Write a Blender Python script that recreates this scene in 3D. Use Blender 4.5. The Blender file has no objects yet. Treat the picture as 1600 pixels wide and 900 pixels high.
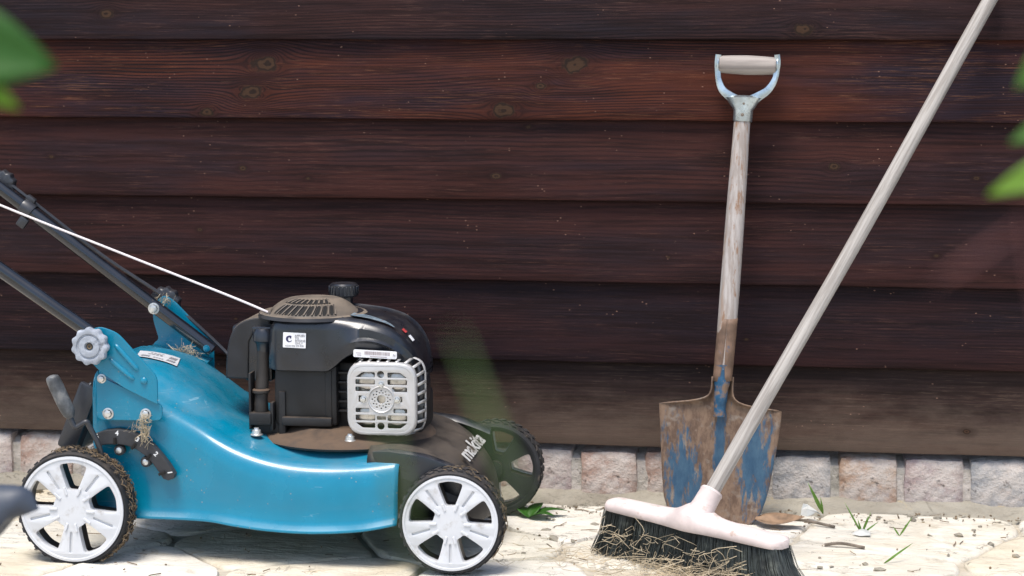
import bpy, bmesh, math, random
import numpy as np
from mathutils import Vector, Matrix, noise as mnoise

sc = bpy.context.scene
COL = sc.collection
R = math.radians
random.seed(7)

# ------------------------------------------------------------------ camera
cd = bpy.data.cameras.new('camera'); cam = bpy.data.objects.new('camera', cd); COL.objects.link(cam)
cam.location = (0.554, -3.941, 0.91)
cam.rotation_euler = (R(90 - 7.1), 0, R(8))
cd.sensor_width = 36; cd.lens = 73.24; cd.clip_start = 0.02; cd.clip_end = 500
cd.dof.use_dof = True; cd.dof.focus_distance = 3.62; cd.dof.aperture_fstop = 5.6
sc.camera = cam

# ------------------------------------------------------------------ sky, sun, exposure
w = bpy.data.worlds.new('World'); sc.world = w; w.use_nodes = True
SUN_AZ, SUN_EL = R(200), R(70)
nt = w.node_tree
sky = nt.nodes.new('ShaderNodeTexSky'); sky.sky_type = 'NISHITA'; sky.sun_disc = False
sky.sun_elevation = SUN_EL; sky.sun_rotation = SUN_AZ; sky.dust_density = 2.0; sky.air_density = 1.0
nt.links.new(sky.outputs[0], nt.nodes['Background'].inputs[0])
nt.nodes['Background'].inputs[1].default_value = 0.085
sl = bpy.data.lights.new('sun', 'SUN'); sl.energy = 1.5; sl.angle = R(24); sl.color = (1.0, 0.95, 0.88)
so = bpy.data.objects.new('sun', sl); COL.objects.link(so)
sdir = Vector((math.sin(SUN_AZ) * math.cos(SUN_EL), math.cos(SUN_AZ) * math.cos(SUN_EL), math.sin(SUN_EL)))
so.rotation_euler = (-sdir).to_track_quat('-Z', 'Y').to_euler()
so.location = (0, -3, 6)
sc.view_settings.view_transform = 'Standard'; sc.view_settings.look = 'None'
sc.view_settings.gamma = 1; sc.view_settings.use_curve_mapping = False
sc.view_settings.exposure = 1.42

# ------------------------------------------------------------------ material helpers
class G:
    def __init__(s, name):
        s.m = bpy.data.materials.new(name); s.m.use_nodes = True
        s.nt = s.m.node_tree; s.b = s.nt.nodes['Principled BSDF']
        s.tc = s.nt.nodes.new('ShaderNodeTexCoord'); s.obj = s.tc.outputs['Object']
    def put(s, sock, v):
        if v is None: return
        if hasattr(v, 'is_output'): s.nt.links.new(v, sock)
        elif isinstance(v, (tuple, list)) and len(v) == 3 and sock.type == 'RGBA': sock.default_value = (*v, 1)
        else: sock.default_value = v
    def math(s, op, a, b=None, c=None, clamp=False):
        n = s.nt.nodes.new('ShaderNodeMath'); n.operation = op; n.use_clamp = clamp
        for i, v in enumerate((a, b, c)): s.put(n.inputs[i], v)
        return n.outputs[0]
    def mix(s, f, a, b, mode='MIX'):
        n = s.nt.nodes.new('ShaderNodeMix'); n.data_type = 'RGBA'; n.blend_type = mode
        s.put(n.inputs[0], f); s.put(n.inputs[6], a); s.put(n.inputs[7], b)
        return n.outputs[2]
    def map(s, scale, vec=None, loc=(0, 0, 0)):
        n = s.nt.nodes.new('ShaderNodeMapping'); n.inputs[3].default_value = scale; n.inputs[1].default_value = loc
        s.put(n.inputs[0], vec or s.obj); return n.outputs[0]
    def noise(s, scale, detail=4, rough=.55, vec=None, dist=0):
        n = s.nt.nodes.new('ShaderNodeTexNoise'); n.inputs['Scale'].default_value = scale
        n.inputs['Detail'].default_value = detail; n.inputs['Roughness'].default_value = rough
        n.inputs['Distortion'].default_value = dist
        s.put(n.inputs['Vector'], vec or s.obj); return n.outputs[0]
    def vor(s, scale, vec=None, feat='F1'):
        n = s.nt.nodes.new('ShaderNodeTexVoronoi'); n.feature = feat; n.inputs['Scale'].default_value = scale
        s.put(n.inputs['Vector'], vec or s.obj); return n.outputs[0]
    def step(s, v, a, b):           # smooth 0..1 between a and b
        n = s.nt.nodes.new('ShaderNodeMapRange'); n.interpolation_type = 'SMOOTHSTEP'
        n.inputs[1].default_value = a; n.inputs[2].default_value = b; s.put(n.inputs[0], v)
        return n.outputs[0]
    def up(s):                      # 1 on faces that look up
        g = s.nt.nodes.new('ShaderNodeNewGeometry'); x = s.nt.nodes.new('ShaderNodeSeparateXYZ')
        s.nt.links.new(g.outputs['Normal'], x.inputs[0]); return x.outputs[2]
    def sep(s, vec=None):
        x = s.nt.nodes.new('ShaderNodeSeparateXYZ'); s.put(x.inputs[0], vec or s.obj); return x.outputs
    def bump(s, h, strength=.3, dist=.002):
        n = s.nt.nodes.new('ShaderNodeBump'); n.inputs['Strength'].default_value = strength
        n.inputs['Distance'].default_value = dist; s.put(n.inputs['Height'], h)
        s.nt.links.new(n.outputs[0], s.b.inputs['Normal'])
    def out(s, col=None, rough=None, metal=None):
        s.put(s.b.inputs['Base Color'], col); s.put(s.b.inputs['Roughness'], rough); s.put(s.b.inputs['Metallic'], metal)
        return s.m

def pmat(name, col, rough=.5, metal=0, var=.25, scale=30, dust=None, dust_amt=.5, dust_scale=25, bump=.1, bscale=200, coat=0, spots=None, spot_scale=40, spot_t=(.58, .7), rvar=.12):
    g = G(name)
    n = g.noise(scale, 5)
    c = g.mix(g.step(n, .3, .7), tuple(x * (1 - var) for x in col), tuple(min(1, x * (1 + var)) for x in col))
    if spots:
        c = g.mix(g.step(g.noise(spot_scale, 6, .65), *spot_t), c, spots)
    r = g.math('ADD', g.math('MULTIPLY', g.math('SUBTRACT', g.noise(scale * 2, 3), .5), rvar * 2), rough, clamp=True)
    if dust:
        u = g.step(g.up(), .15, .95)
        f = g.math('MULTIPLY', g.math('ADD', g.math('MULTIPLY', u, .85), .03), g.step(g.noise(dust_scale, 6, .65), .5 - dust_amt * .45, .5 + (1 - dust_amt) * .4 + .05))
        f = g.math('MULTIPLY', f, min(1, dust_amt * 1.4), clamp=True)
        c = g.mix(f, c, dust)
        r = g.math('ADD', r, g.math('MULTIPLY', f, .5), clamp=True)
        if metal: metal = g.math('MULTIPLY', metal, g.math('SUBTRACT', 1, f))
    if name == 'blue_enamel':      # mud specks and fine pale scratches
        c = g.mix(g.math('MULTIPLY', g.step(g.vor(95), .16, .08), g.step(g.noise(12, 3), .5, .62)), c, (.20, .24, .24))
        sc_ = g.math('ABSOLUTE', g.math('SUBTRACT', g.noise(1, 3, .5, g.map((5, 5, 60)), .4), .5))
        c = g.mix(g.math('MULTIPLY', g.math('MULTIPLY', g.step(sc_, .006, .001), g.step(g.noise(10, 2), .56, .64)), .55), c, (.25, .42, .50))
        c = g.mix(g.math('MULTIPLY', g.step(g.noise(3.5, 5, .7), .52, .72), .35), c, (.03, .16, .22))
    if bump: g.bump(g.noise(bscale, 4), bump, .001)
    if coat: g.b.inputs['Coat Weight'].default_value = coat; g.b.inputs['Coat Roughness'].default_value = .09
    return g.out(c, r, metal)

DUST = (.16, .115, .075)
M = {}
M['blue'] = pmat('blue_enamel', (.0, .188, .305), .25, var=.07, scale=9, dust=(.16, .23, .27), dust_amt=.36, dust_scale=14, bump=.02, bscale=60, coat=.25, spots=(.06, .28, .42), spot_scale=210, spot_t=(.70, .75))
M['blue_top'] = pmat('dusty_blue_enamel', (.006, .19, .37), .38, var=.12, scale=9, dust=(.17, .20, .21), dust_amt=.62, dust_scale=30, bump=.03, bscale=60, coat=.2)
M['black'] = pmat('black_plastic', (.009, .012, .018), .30, var=.3, scale=20, dust=(.13, .115, .10), dust_amt=.30, dust_scale=30, bump=.06, bscale=400)
M['black_dusty'] = pmat('dusty_black_plastic', (.013, .015, .020), .38, var=.3, scale=20, dust=(.21, .165, .12), dust_amt=.80, dust_scale=18, bump=.08, bscale=300)
M['cover'] = pmat('charcoal_front_cover', (.012, .012, .013), .40, var=.3, scale=20, dust=(.085, .066, .05), dust_amt=.72, dust_scale=16, bump=.1, bscale=250, spots=(.12, .10, .08), spot_scale=120, spot_t=(.66, .72))
M['black_clean'] = pmat('dark_grey_plastic', (.020, .022, .028), .45, var=.2, scale=30, dust=DUST, dust_amt=.2, bump=.08, bscale=500)
M['engine'] = pmat('engine_casting', (.012, .012, .013), .55, var=.4, scale=30, dust=(.10, .07, .045), dust_amt=.5, dust_scale=40, bump=.2, bscale=150)
M['base'] = pmat('dusty_engine_base', (.022, .019, .017), .6, var=.4, scale=20, dust=(.13, .085, .055), dust_amt=.9, dust_scale=25, bump=.2, bscale=120)
M['tube'] = pmat('black_painted_tube', (.006, .008, .012), .16, var=.3, scale=20, bump=.02, bscale=80, coat=.6, rvar=.05)
for k_ in ('tube', 'black', 'black_clean'):
    b_ = M[k_].node_tree.nodes['Principled BSDF']; b_.inputs['Specular IOR Level'].default_value = .6 if k_ == 'tube' else .55
    b_.inputs['Coat Weight'].default_value = .5 if k_ == 'tube' else .3; b_.inputs['Coat Roughness'].default_value = .08 if k_ == 'tube' else .2
M['tyre'] = pmat('tyre_rubber', (.018, .018, .020), .68, var=.35, scale=40, dust=(.17, .125, .085), dust_amt=.35, dust_scale=45, bump=.3, bscale=180, spots=(.10, .08, .06), spot_scale=55, spot_t=(.62, .74))
M['hubcap'] = pmat('white_hub_plastic', (.60, .61, .63), .38, var=.06, scale=12, bump=.02, bscale=200, spots=(.30, .265, .22), spot_scale=30, spot_t=(.53, .80))
M['wheel'] = pmat('black_wheel_plastic', (.018, .019, .021), .5, var=.3, scale=30, dust=DUST, dust_amt=.3)
M['zinc'] = pmat('zinc_bolt', (.62, .62, .60), .35, .75, var=.2, scale=60, spots=(.35, .30, .22), spot_scale=150)
M['silver'] = pmat('silver_painted_guard', (.54, .53, .52), .40, .35, var=.06, scale=30, dust=(.32, .25, .18), dust_amt=.35, dust_scale=60, bump=.05, bscale=300, spots=(.40, .35, .28), spot_scale=50, spot_t=(.62, .8))
M['muffler'] = pmat('muffler_steel', (.55, .52, .47), .35, .9, var=.25, scale=40, spots=(.25, .17, .10), spot_scale=40)
M['knob'] = pmat('weathered_grey_knob', (.36, .39, .44), .55, var=.22, scale=50, spots=(.12, .13, .15), spot_scale=60, spot_t=(.5, .72), bump=.2, bscale=200)
M['lever'] = pmat('worn_grey_rubber_grip', (.085, .09, .095), .5, var=.5, scale=45, spots=(.17, .17, .165), spot_scale=50, spot_t=(.5, .65), bump=.15, bscale=150)
M['scale'] = pmat('dark_grey_scale', (.032, .033, .037), .55, var=.2, scale=40, dust=DUST, dust_amt=.3, bump=.1, bscale=300)
M['white'] = pmat('white_sticker', (.80, .80, .81), .45, var=.03, scale=60, bump=0)
M['old_label'] = pmat('dusty_label', (.52, .53, .54), .5, var=.1, scale=40, bump=0, spots=(.34, .36, .37), spot_scale=50)
M['print'] = pmat('dark_print', (.03, .025, .09), .5, var=.1, bump=0)
M['print_grey'] = pmat('grey_print', (.30, .29, .30), .5, var=.2, bump=0)
M['print_pink'] = pmat('faded_bar_print', (.36, .29, .30), .5, var=.2, bump=0)
M['white_paint'] = pmat('white_lettering', (.75, .75, .74), .5, var=.08, scale=90, bump=0, spots=(.3, .28, .25), spot_scale=120, spot_t=(.6, .75))
M['logo'] = pmat('dusty_white_lettering', (.55, .54, .52), .6, var=.1, scale=60, bump=0, spots=(.12, .095, .07), spot_scale=28, spot_t=(.45, .62))
M['red_print'] = pmat('red_print', (.45, .05, .05), .5, bump=0)
M['decal'] = pmat('silver_blue_decal', (.22, .30, .36), .3, .3, var=.4, scale=70, dust=DUST, dust_amt=.35, bump=0, spots=(.45, .2, .12), spot_scale=90, spot_t=(.62, .68))
M['cord'] = pmat('pale_cord', (.72, .66, .66), .7, var=.1, scale=300, bump=.4, bscale=900)
M['galv'] = pmat('galvanised_steel', (.50, .57, .60), .30, .85, var=.25, scale=35, spots=(.33, .36, .36), spot_scale=50, bump=.05)
M['straw'] = pmat('dry_straw', (.45, .37, .25), .7, var=.4, scale=25, bump=0)
M['straw_dark'] = pmat('old_dry_grass', (.17, .12, .07), .8, var=.5, scale=40, bump=0)
M['bristle'] = pmat('dark_bristle', (.024, .030, .028), .55, var=.5, scale=40, bump=0, spots=(.09, .10, .085), spot_scale=30, spot_t=(.55, .7))
M['grip_plastic'] = pmat('slate_grey_plastic', (.045, .055, .075), .5, var=.15, scale=15, bump=.1)
M['paper'] = pmat('white_paper', (.55, .55, .52), .7, var=.1, scale=40)
M['dead_leaf'] = pmat('dead_brown_leaf', (.22, .14, .085), .7, var=.4, scale=50, bump=.3, bscale=150)
M['twig'] = pmat('grey_twig', (.16, .13, .10), .8, var=.4, scale=60)
M['backing'] = pmat('dark_backing', (.01, .009, .008), .9, bump=0)

def leaf_mat(name, c1, c2, trans=.35):
    g = G(name); c = g.mix(g.step(g.noise(22, 3), .35, .65), c1, c2)
    m = g.out(c, .5)
    t = g.nt.nodes.new('ShaderNodeBsdfTranslucent'); g.put(t.inputs[0], g.mix(.5, c, (c2[0] * 2.0, c2[1] * 1.6, c2[2]), 'MIX'))
    mx = g.nt.nodes.new('ShaderNodeMixShader'); mx.inputs[0].default_value = trans
    o = g.nt.nodes['Material Output']
    g.nt.links.new(g.b.outputs[0], mx.inputs[1]); g.nt.links.new(t.outputs[0], mx.inputs[2]); g.nt.links.new(mx.outputs[0], o.inputs[0])
    return m
M['leaf_dark'] = leaf_mat('dark_green_leaf', (.028, .115, .008), (.036, .14, .010), .35)
M['leaf_lime'] = leaf_mat('lime_green_leaf', (.13, .27, .010), (.16, .31, .012), .45)
M['leaf_mid'] = leaf_mat('mid_green_leaf', (.075, .19, .022), (.10, .24, .035), .4)
M['grass_pale'] = leaf_mat('pale_grass_blade', (.12, .20, .065), (.15, .24, .08), .3)
M['grass_red'] = leaf_mat('reddish_grass_stem', (.17, .06, .055), (.22, .09, .08), .3)
M['weed'] = leaf_mat('weed_green', (.11, .24, .03), (.18, .33, .06), .35)

def wood_wall_mat(name, cA, cB, cLine, cWorn, knots, line=.0052, linestr=.7, worn=.35, seed=0., dirt=0.):
    """stained softwood: grain lines flow round the knots"""
    g = G(name)
    mp = g.map((1, 1, 1), loc=(seed, 0, seed * .37))
    X, _, Z = g.sep(g.obj)
    psi = g.math('ADD', Z, g.math('MULTIPLY', g.math('SUBTRACT', g.noise(1, 3, .5, g.map((1.1, 1, 7), mp)), .5), .045))
    kmask = 0.0; kring = None; kdark = 0.0
    for kx, kz, kr in knots:
        dx = g.math('MULTIPLY', g.math('SUBTRACT', X, kx), .62)
        dz = g.math('SUBTRACT', Z, kz)
        r2 = g.math('ADD', g.math('MULTIPLY', dx, dx), g.math('MULTIPLY', dz, dz))
        r2c = g.math('MAXIMUM', r2, kr * kr * .6)
        psi = g.math('SUBTRACT', psi, g.math('DIVIDE', g.math('MULTIPLY', dz, kr * kr * 1.6), r2c))
        r = g.math('ADD', g.math('SQRT', r2), g.math('MULTIPLY', g.math('SUBTRACT', g.noise(42, 2, .5, mp), .5), kr * 1.3))
        inside = g.step(r, kr * .95, kr * .65)
        kmask = g.math('MAXIMUM', kmask, inside)
        kdark = g.math('MAXIMUM', kdark, g.math('MULTIPLY', g.step(r, kr * 2.6, kr * 1.0), .75))
        ring = g.math('SINE', g.math('MULTIPLY', r, 6.283 / (kr * .55)))
        kring = ring if kring is None else g.math('ADD', g.math('MULTIPLY', ring, inside), g.math('MULTIPLY', kring, g.math('SUBTRACT', 1, inside)))
    wob = g.math('MULTIPLY', g.noise(1, 4, .6, g.map((9, 1, 40), mp)), 3.2)
    wave = g.math('SINE', g.math('ADD', g.math('MULTIPLY', psi, 6.283 / line), wob))
    fib = g.noise(1, 5, .7, g.map((14, 1, 420), mp))
    fib2 = g.noise(1, 4, .6, g.map((4, 1, 90), mp))
    lstr = g.math('MULTIPLY', g.step(g.noise(1, 2, .5, g.map((1.5, 1, 9), mp)), .30, .66), linestr)
    line_f = g.math('MULTIPLY', g.step(wave, -.2, .9), lstr)
    big = g.step(g.noise(1, 4, .6, g.map((1.6, 1, 11), mp, (3.1, 0, 1.7))), .36, .64)
    c = g.mix(big, cA, cB)
    c = g.mix(g.math('MULTIPLY', g.step(fib2, .42, .66), .75), c, tuple(x * .30 for x in cA))
    c = g.mix(line_f, c, cLine)
    wf = g.math('MULTIPLY', g.step(g.math('ADD', fib, g.math('MULTIPLY', g.noise(1, 5, .7, g.map((3, 1, 22), mp, (7, 0, 2))), .55)), .82, 1.04), g.math('MULTIPLY', worn, .75))
    c = g.mix(wf, c, cWorn)
    # flecks of lint and splinters
    fl = g.step(g.vor(1, g.map((60, 1, 110), mp)), .13, .06)
    fl = g.math('MULTIPLY', fl, g.step(g.noise(14, 2, .5, mp), .56, .64))
    c = g.mix(g.math('MULTIPLY', fl, .7), c, (.30, .17, .12))
    if dirt:
        d = g.math('MULTIPLY', g.step(g.math('ADD', g.math('MULTIPLY', g.math('SUBTRACT', .10, Z), 5), g.noise(1, 6, .7, g.map((8, 1, 24), mp, (1, 0, 9)))), .35, 1.05), dirt)
        c = g.mix(d, c, (.17, .125, .095))
    if knots:
        c = g.mix(g.math('MULTIPLY', kdark, .55), c, tuple(x * .35 for x in cA))
        kc = g.mix(g.math('MULTIPLY', g.step(kring, -.4, .9), .75), (.048, .025, .014), (.009, .006, .005))
        c = g.mix(kmask, c, kc)
    g.bump(fib, .5, .0014)
    g.b.inputs['Specular IOR Level'].default_value = .12
    return g.out(c, .55)

def raw_wood(name, cols, axis_scale=(90, 90, 5), rough=.75, paint=None):
    g = G(name)
    f = g.noise(1, 6, .65, g.map(axis_scale)); f2 = g.noise(1, 5, .6, g.map(tuple(a * .3 for a in axis_scale), None, (4, 2, 1)))
    c = g.mix(g.step(f, .36, .64), cols[0], cols[1])
    c = g.mix(g.step(f2, .52, .68), c, cols[2])
    if paint: c = g.mix(g.step(g.noise(1, 6, .7, g.map((80, 80, 14), None, (8, 1, 3))), .55, .63), c, paint)
    g.bump(f, .5, .0012)
    return g.out(c, rough)
M['broom_wood'] = raw_wood('grey_weathered_broom_handle', ((.25, .225, .20), (.40, .37, .335), (.28, .235, .195)), (170, 170, 7))
M['spade_wood'] = raw_wood('flaking_painted_spade_shaft', ((.31, .265, .235), (.45, .41, .385), (.30, .21, .15)), (130, 130, 9), paint=(.27, .165, .105))
M['spade_grip'] = raw_wood('grey_weathered_grip', ((.26, .225, .20), (.36, .315, .28), (.30, .255, .22)), (6, 120, 120))
M['head_wood'] = pmat('pinkish_worn_broom_head', (.58, .49, .46), .65, var=.16, scale=18, spots=(.34, .23, .17), spot_scale=34, spot_t=(.56, .76), bump=.25, bscale=90, dust=(.75, .68, .62), dust_amt=.4)

def spade_blade_mat():
    g = G('rusty_blue_blade')
    n = g.noise(1, 7, .7, g.map((26, 26, 9))); n2 = g.noise(1, 6, .7, g.map((70, 70, 30), None, (3, 3, 3)))
    rust = g.mix(g.step(n2, .35, .65), (.095, .055, .035), (.20, .130, .085))
    rust = g.mix(g.step(g.noise(40, 5, .6), .52, .7), rust, (.22, .18, .145))
    blue = g.mix(g.step(n2, .3, .7), (.018, .058, .110), (.045, .100, .155))
    n3 = g.noise(1, 6, .75, g.map((120, 120, 16), None, (1, 5, 2)))
    X, Y, Z = g.sep()
    def blob(x0, z0, sx, sz):
        dx = g.math('MULTIPLY', g.math('SUBTRACT', X, x0), 1 / sx); dz = g.math('MULTIPLY', g.math('SUBTRACT', Z, z0), 1 / sz)
        return g.math('SUBTRACT', 1, g.math('MINIMUM', 1, g.math('SQRT', g.math('ADD', g.math('MULTIPLY', dx, dx), g.math('MULTIPLY', dz, dz)))))
    area = g.math('MAXIMUM', g.math('MAXIMUM', blob(-.066, -.045, .048, .11), blob(.072, -.03, .05, .12)), blob(.0, .03, .020, .10))
    f = g.step(g.math('ADD', g.math('ADD', g.math('MULTIPLY', n, .6), g.math('MULTIPLY', n3, .9)), g.math('MULTIPLY', area, .34)), .83, .95)
    c = g.mix(f, rust, blue)
    g.bump(g.math('ADD', n2, g.math('MULTIPLY', f, .3)), .5, .0015)
    return g.out(c, g.math('SUBTRACT', .72, g.math('MULTIPLY', f, .25)))
M['blade'] = spade_blade_mat()
M['strap'] = pmat('rusty_brown_strap', (.17, .105, .07), .65, var=.35, scale=40, spots=(.05, .09, .15), spot_scale=30, spot_t=(.58, .7), bump=.25, bscale=150)
M['socket'] = pmat('worn_blue_socket', (.016, .085, .17), .5, var=.3, scale=40, spots=(.20, .13, .085), spot_scale=38, spot_t=(.47, .60), bump=.2, bscale=150)

def brick_mat(name, c1, c2, c3):
    g = G(name)
    c = g.mix(g.step(g.noise(16, 5, .65), .38, .62), c1, c2)
    c = g.mix(g.step(g.noise(28, 6, .7, g.map((1, 1, 1), None, (5, 1, 2))), .52, .68), c, c3)
    c = g.mix(g.math('MULTIPLY', g.step(g.noise(13, 5, .7, g.map((1, 1, 1.4), None, (1, 7, 2))), .36, .60), .85), c, (.56, .50, .45))
    c = g.mix(g.math('MULTIPLY', g.step(g.vor(170), .22, .08), .6), c, (.62, .58, .54))
    c = g.mix(g.math('MULTIPLY', g.step(g.noise(60, 4, .7), .60, .72), .75), c, (.07, .06, .05))
    g.bump(g.math('ADD', g.noise(80, 4, .7), g.math('MULTIPLY', g.noise(18, 2), 1.4)), .9, .006)
    return g.out(c, .88)
BR = [brick_mat('pink_brick', (.36, .24, .19), (.42, .28, .22), (.33, .25, .25)),
      brick_mat('orange_brick', (.38, .24, .165), (.43, .29, .20), (.32, .25, .25)),
      brick_mat('blue_grey_brick', (.26, .26, .27), (.33, .33, .33), (.36, .27, .22)),
      brick_mat('mauve_brick', (.34, .26, .26), (.40, .30, .27), (.28, .27, .29))]
M['mortar'] = brick_mat('grey_mortar', (.34, .31, .26), (.42, .39, .33), (.26, .24, .20))

def stone_mat(name, c1, c2, c3):
    g = G(name)
    gm = g.nt.nodes.new('ShaderNodeNewGeometry'); P = gm.outputs['Position']
    c = g.mix(g.step(g.noise(5, 6, .6, P, 1.2), .36, .64), c1, c2)
    c = g.mix(g.math('MULTIPLY', g.step(g.noise(9, 6, .7, g.map((1, 1.6, 1), P, (3, 8, 0)), 1.5), .55, .68), .8), c, c3)
    c = g.mix(g.math('MULTIPLY', g.step(g.noise(7, 5, .7, g.map((1, 2, 1), P, (9, 4, 0)), 2), .58, .72), .55), c, (.50, .36, .17))
    # thin dark cracks and lichen-dark grit
    cr = g.math('ABSOLUTE', g.math('SUBTRACT', g.noise(6, 5, .62, g.map((1, 2.1, 1), P, (2, 2, 5)), 1.0), .5))
    crm = g.math('MULTIPLY', g.step(cr, .010, .002), g.step(g.noise(9, 3, .5, P), .48, .6))
    c = g.mix(g.math('MULTIPLY', crm, .75), c, (.10, .085, .06))
    gr = g.math('MULTIPLY', g.step(g.noise(120, 4, .7, P), .60, .70), g.step(g.noise(10, 4, .6, g.map((1, 1, 1), P, (6, 6, 1))), .50, .66))
    c = g.mix(g.math('MULTIPLY', gr, .8), c, (.12, .10, .07))
    g.bump(g.math('ADD', g.noise(14, 6, .68, g.map((1, 2.4, 1), P), .6), g.math('MULTIPLY', g.noise(150, 2, .6, P), .10)), .9, .011)
    return g.out(c, .85)
ST = [stone_mat('cream_sandstone', (.60, .55, .45), (.70, .66, .57), (.48, .42, .32)),
      stone_mat('pale_sandstone', (.63, .59, .51), (.72, .68, .60), (.52, .46, .35)),
      stone_mat('yellow_sandstone', (.58, .51, .38), (.67, .61, .49), (.47, .41, .31))]
M['dirt'] = stone_mat('gritty_grey_dirt', (.23, .205, .16), (.34, .31, .25), (.14, .125, .095))
M['soil'] = stone_mat('gritty_joint_soil', (.42, .37, .29), (.52, .47, .38), (.32, .28, .21))

# ------------------------------------------------------------------ geometry helpers
WPOS = {}
def link(o): COL.objects.link(o); return o
def obj(name, src, mat, parent=None, origin=None, smooth=40, **props):
    """one mesh object from world-space geometry; its origin at the centre of its box (or at `origin`)"""
    if isinstance(src, bmesh.types.BMesh):
        bmesh.ops.recalc_face_normals(src, faces=src.faces)
        me = bpy.data.meshes.new(name); src.to_mesh(me); src.free()
    else:
        me = src; me.name = name
    n = len(me.vertices); co = np.empty(n * 3); me.vertices.foreach_get('co', co); co = co.reshape(-1, 3)
    c = np.array(origin) if origin is not None else (co.min(0) + co.max(0)) / 2
    me.vertices.foreach_set('co', (co - c).ravel())
    if smooth:
        me.polygons.foreach_set('use_smooth', [True] * len(me.polygons))
        me.set_sharp_from_angle(angle=R(smooth))
    me.materials.clear(); me.materials.append(mat if not isinstance(mat, str) else M[mat])
    me.update()
    o = link(bpy.data.objects.new(name, me))
    c = Vector(c); WPOS[o] = c
    if parent: o.parent = parent; o.location = c - WPOS[parent]
    else: o.location = c
    for k, v in props.items(): o[k] = v
    return o
def empty(name, loc, **props):
    o = link(bpy.data.objects.new(name, None)); o.location = loc; WPOS[o] = Vector(loc); o.empty_display_size = .1
    for k, v in props.items(): o[k] = v
    return o
def nb(): return bmesh.new()

def box(bm, c, s, bev=0, M4=None, seg=2):
    r = bmesh.ops.create_cube(bm, size=1)
    vs = r['verts']
    for v in vs: v.co = Vector((v.co.x * s[0], v.co.y * s[1], v.co.z * s[2]))
    if bev:
        es = list({e for v in vs for e in v.link_edges})
        rr = bmesh.ops.bevel(bm, geom=es, offset=bev, segments=seg, affect='EDGES', profile=.5)
        vs = list({v for f in rr['faces'] for v in f.verts} | {v for v in vs if v.is_valid})
    T = Matrix.Translation(c) @ (M4 if M4 else Matrix())
    bmesh.ops.transform(bm, matrix=T, verts=vs)
    return bm
def grid(bm, rows, close_u=False, close_v=False, cap=False):
    V = [[bm.verts.new(p) for p in r] for r in rows]
    n, m = len(V), len(V[0])
    for i in range(n if close_u else n - 1):
        for j in range(m if close_v else m - 1):
            a, b, c, d = V[i][j], V[(i + 1) % n][j], V[(i + 1) % n][(j + 1) % m], V[i][(j + 1) % m]
            if len({a, b, c, d}) == 4: bm.faces.new((a, b, c, d))
    if cap:
        for r in (V[0], V[-1]):
            try: bm.faces.new(r)
            except ValueError: pass
    return bm
def spline(pts, n):
    """Catmull-Rom through pts, n steps per span"""
    P = [Vector(p) for p in pts]; P = [P[0] * 2 - P[1]] + P + [P[-1] * 2 - P[-2]]
    o = []
    for i in range(1, len(P) - 2):
        for k in range(n):
            t = k / n; a, b, c, d = P[i - 1:i + 3]
            o.append(.5 * ((2 * b) + (c - a) * t + (2 * a - 5 * b + 4 * c - d) * t * t + (-a + 3 * b - 3 * c + d) * t ** 3))
    return o + [P[-2]]
def tube(bm, pts, r, seg=12, cap=True):
    P = [Vector(p) for p in pts]; n = len(P)
    rr = r if isinstance(r, (list, tuple)) else [r] * n
    t = (P[1] - P[0]).normalized(); u = t.orthogonal().normalized(); rows = []
    for i in range(n):
        t2 = (P[min(i + 1, n - 1)] - P[max(i - 1, 0)]).normalized()
        u = (u - t2 * u.dot(t2)).normalized(); v = t2.cross(u)
        rows.append([P[i] + (u * math.cos(a) + v * math.sin(a)) * rr[i] for a in (2 * math.pi * k / seg for k in range(seg))])
    return grid(bm, rows, close_v=True, cap=cap)
def lathe(bm, prof, c, axis=(0, 0, 1), seg=32, closed=False):
    ax = Vector(axis).normalized(); u = ax.orthogonal().normalized(); v = ax.cross(u); c = Vector(c)
    rows = [[c + ax * h + (u * math.cos(a) + v * math.sin(a)) * max(r, 1e-5) for a in (2 * math.pi * k / seg for k in range(seg))] for r, h in prof]
    grid(bm, rows, close_u=closed, close_v=True, cap=False)
    bmesh.ops.remove_doubles(bm, verts=bm.verts, dist=2e-5)
    return bm
def bolt(bm, c, axis, r=.006, h=.005):
    ax = Vector(axis)
    lathe(bm, [(0, 0), (r * 1.45, 0), (r * 1.45, h * .25), (r * 1.05, h * .35)], c, ax, 20)
    lathe(bm, [(r * 1.0, h * .3), (r * .98, h * .9), (r * .8, h), (0, h)], c, ax, 6)
    return bm

def outline_round(pts, r, n=4):
    """2D polygon with rounded corners"""
    out = []; m = len(pts); rl = r if isinstance(r, (list, tuple)) else [r] * m
    for i in range(m):
        p0, p, p1 = Vector(pts[i - 1]), Vector(pts[i]), Vector(pts[(i + 1) % m])
        a, b = (p0 - p), (p1 - p); rr = min(rl[i], a.length * .45, b.length * .45)
        a = p + a.normalized() * rr; b = p + b.normalized() * rr
        for k in range(n + 1):
            t = k / n; out.append((a * (1 - t) ** 2 + p * 2 * t * (1 - t) + b * t * t)[:2])
    return out
def circ(cx, cy, r, n=20): return [(cx + r * math.cos(2 * math.pi * k / n), cy + r * math.sin(2 * math.pi * k / n)) for k in range(n)]
def curve_mesh(cu, M4):
    o = bpy.data.objects.new('tmp', cu); COL.objects.link(o)
    dg = bpy.context.evaluated_depsgraph_get()
    me = bpy.data.meshes.new_from_object(o.evaluated_get(dg), depsgraph=dg)
    bpy.data.objects.remove(o); bpy.data.curves.remove(cu)
    me.transform(M4); return me
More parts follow.
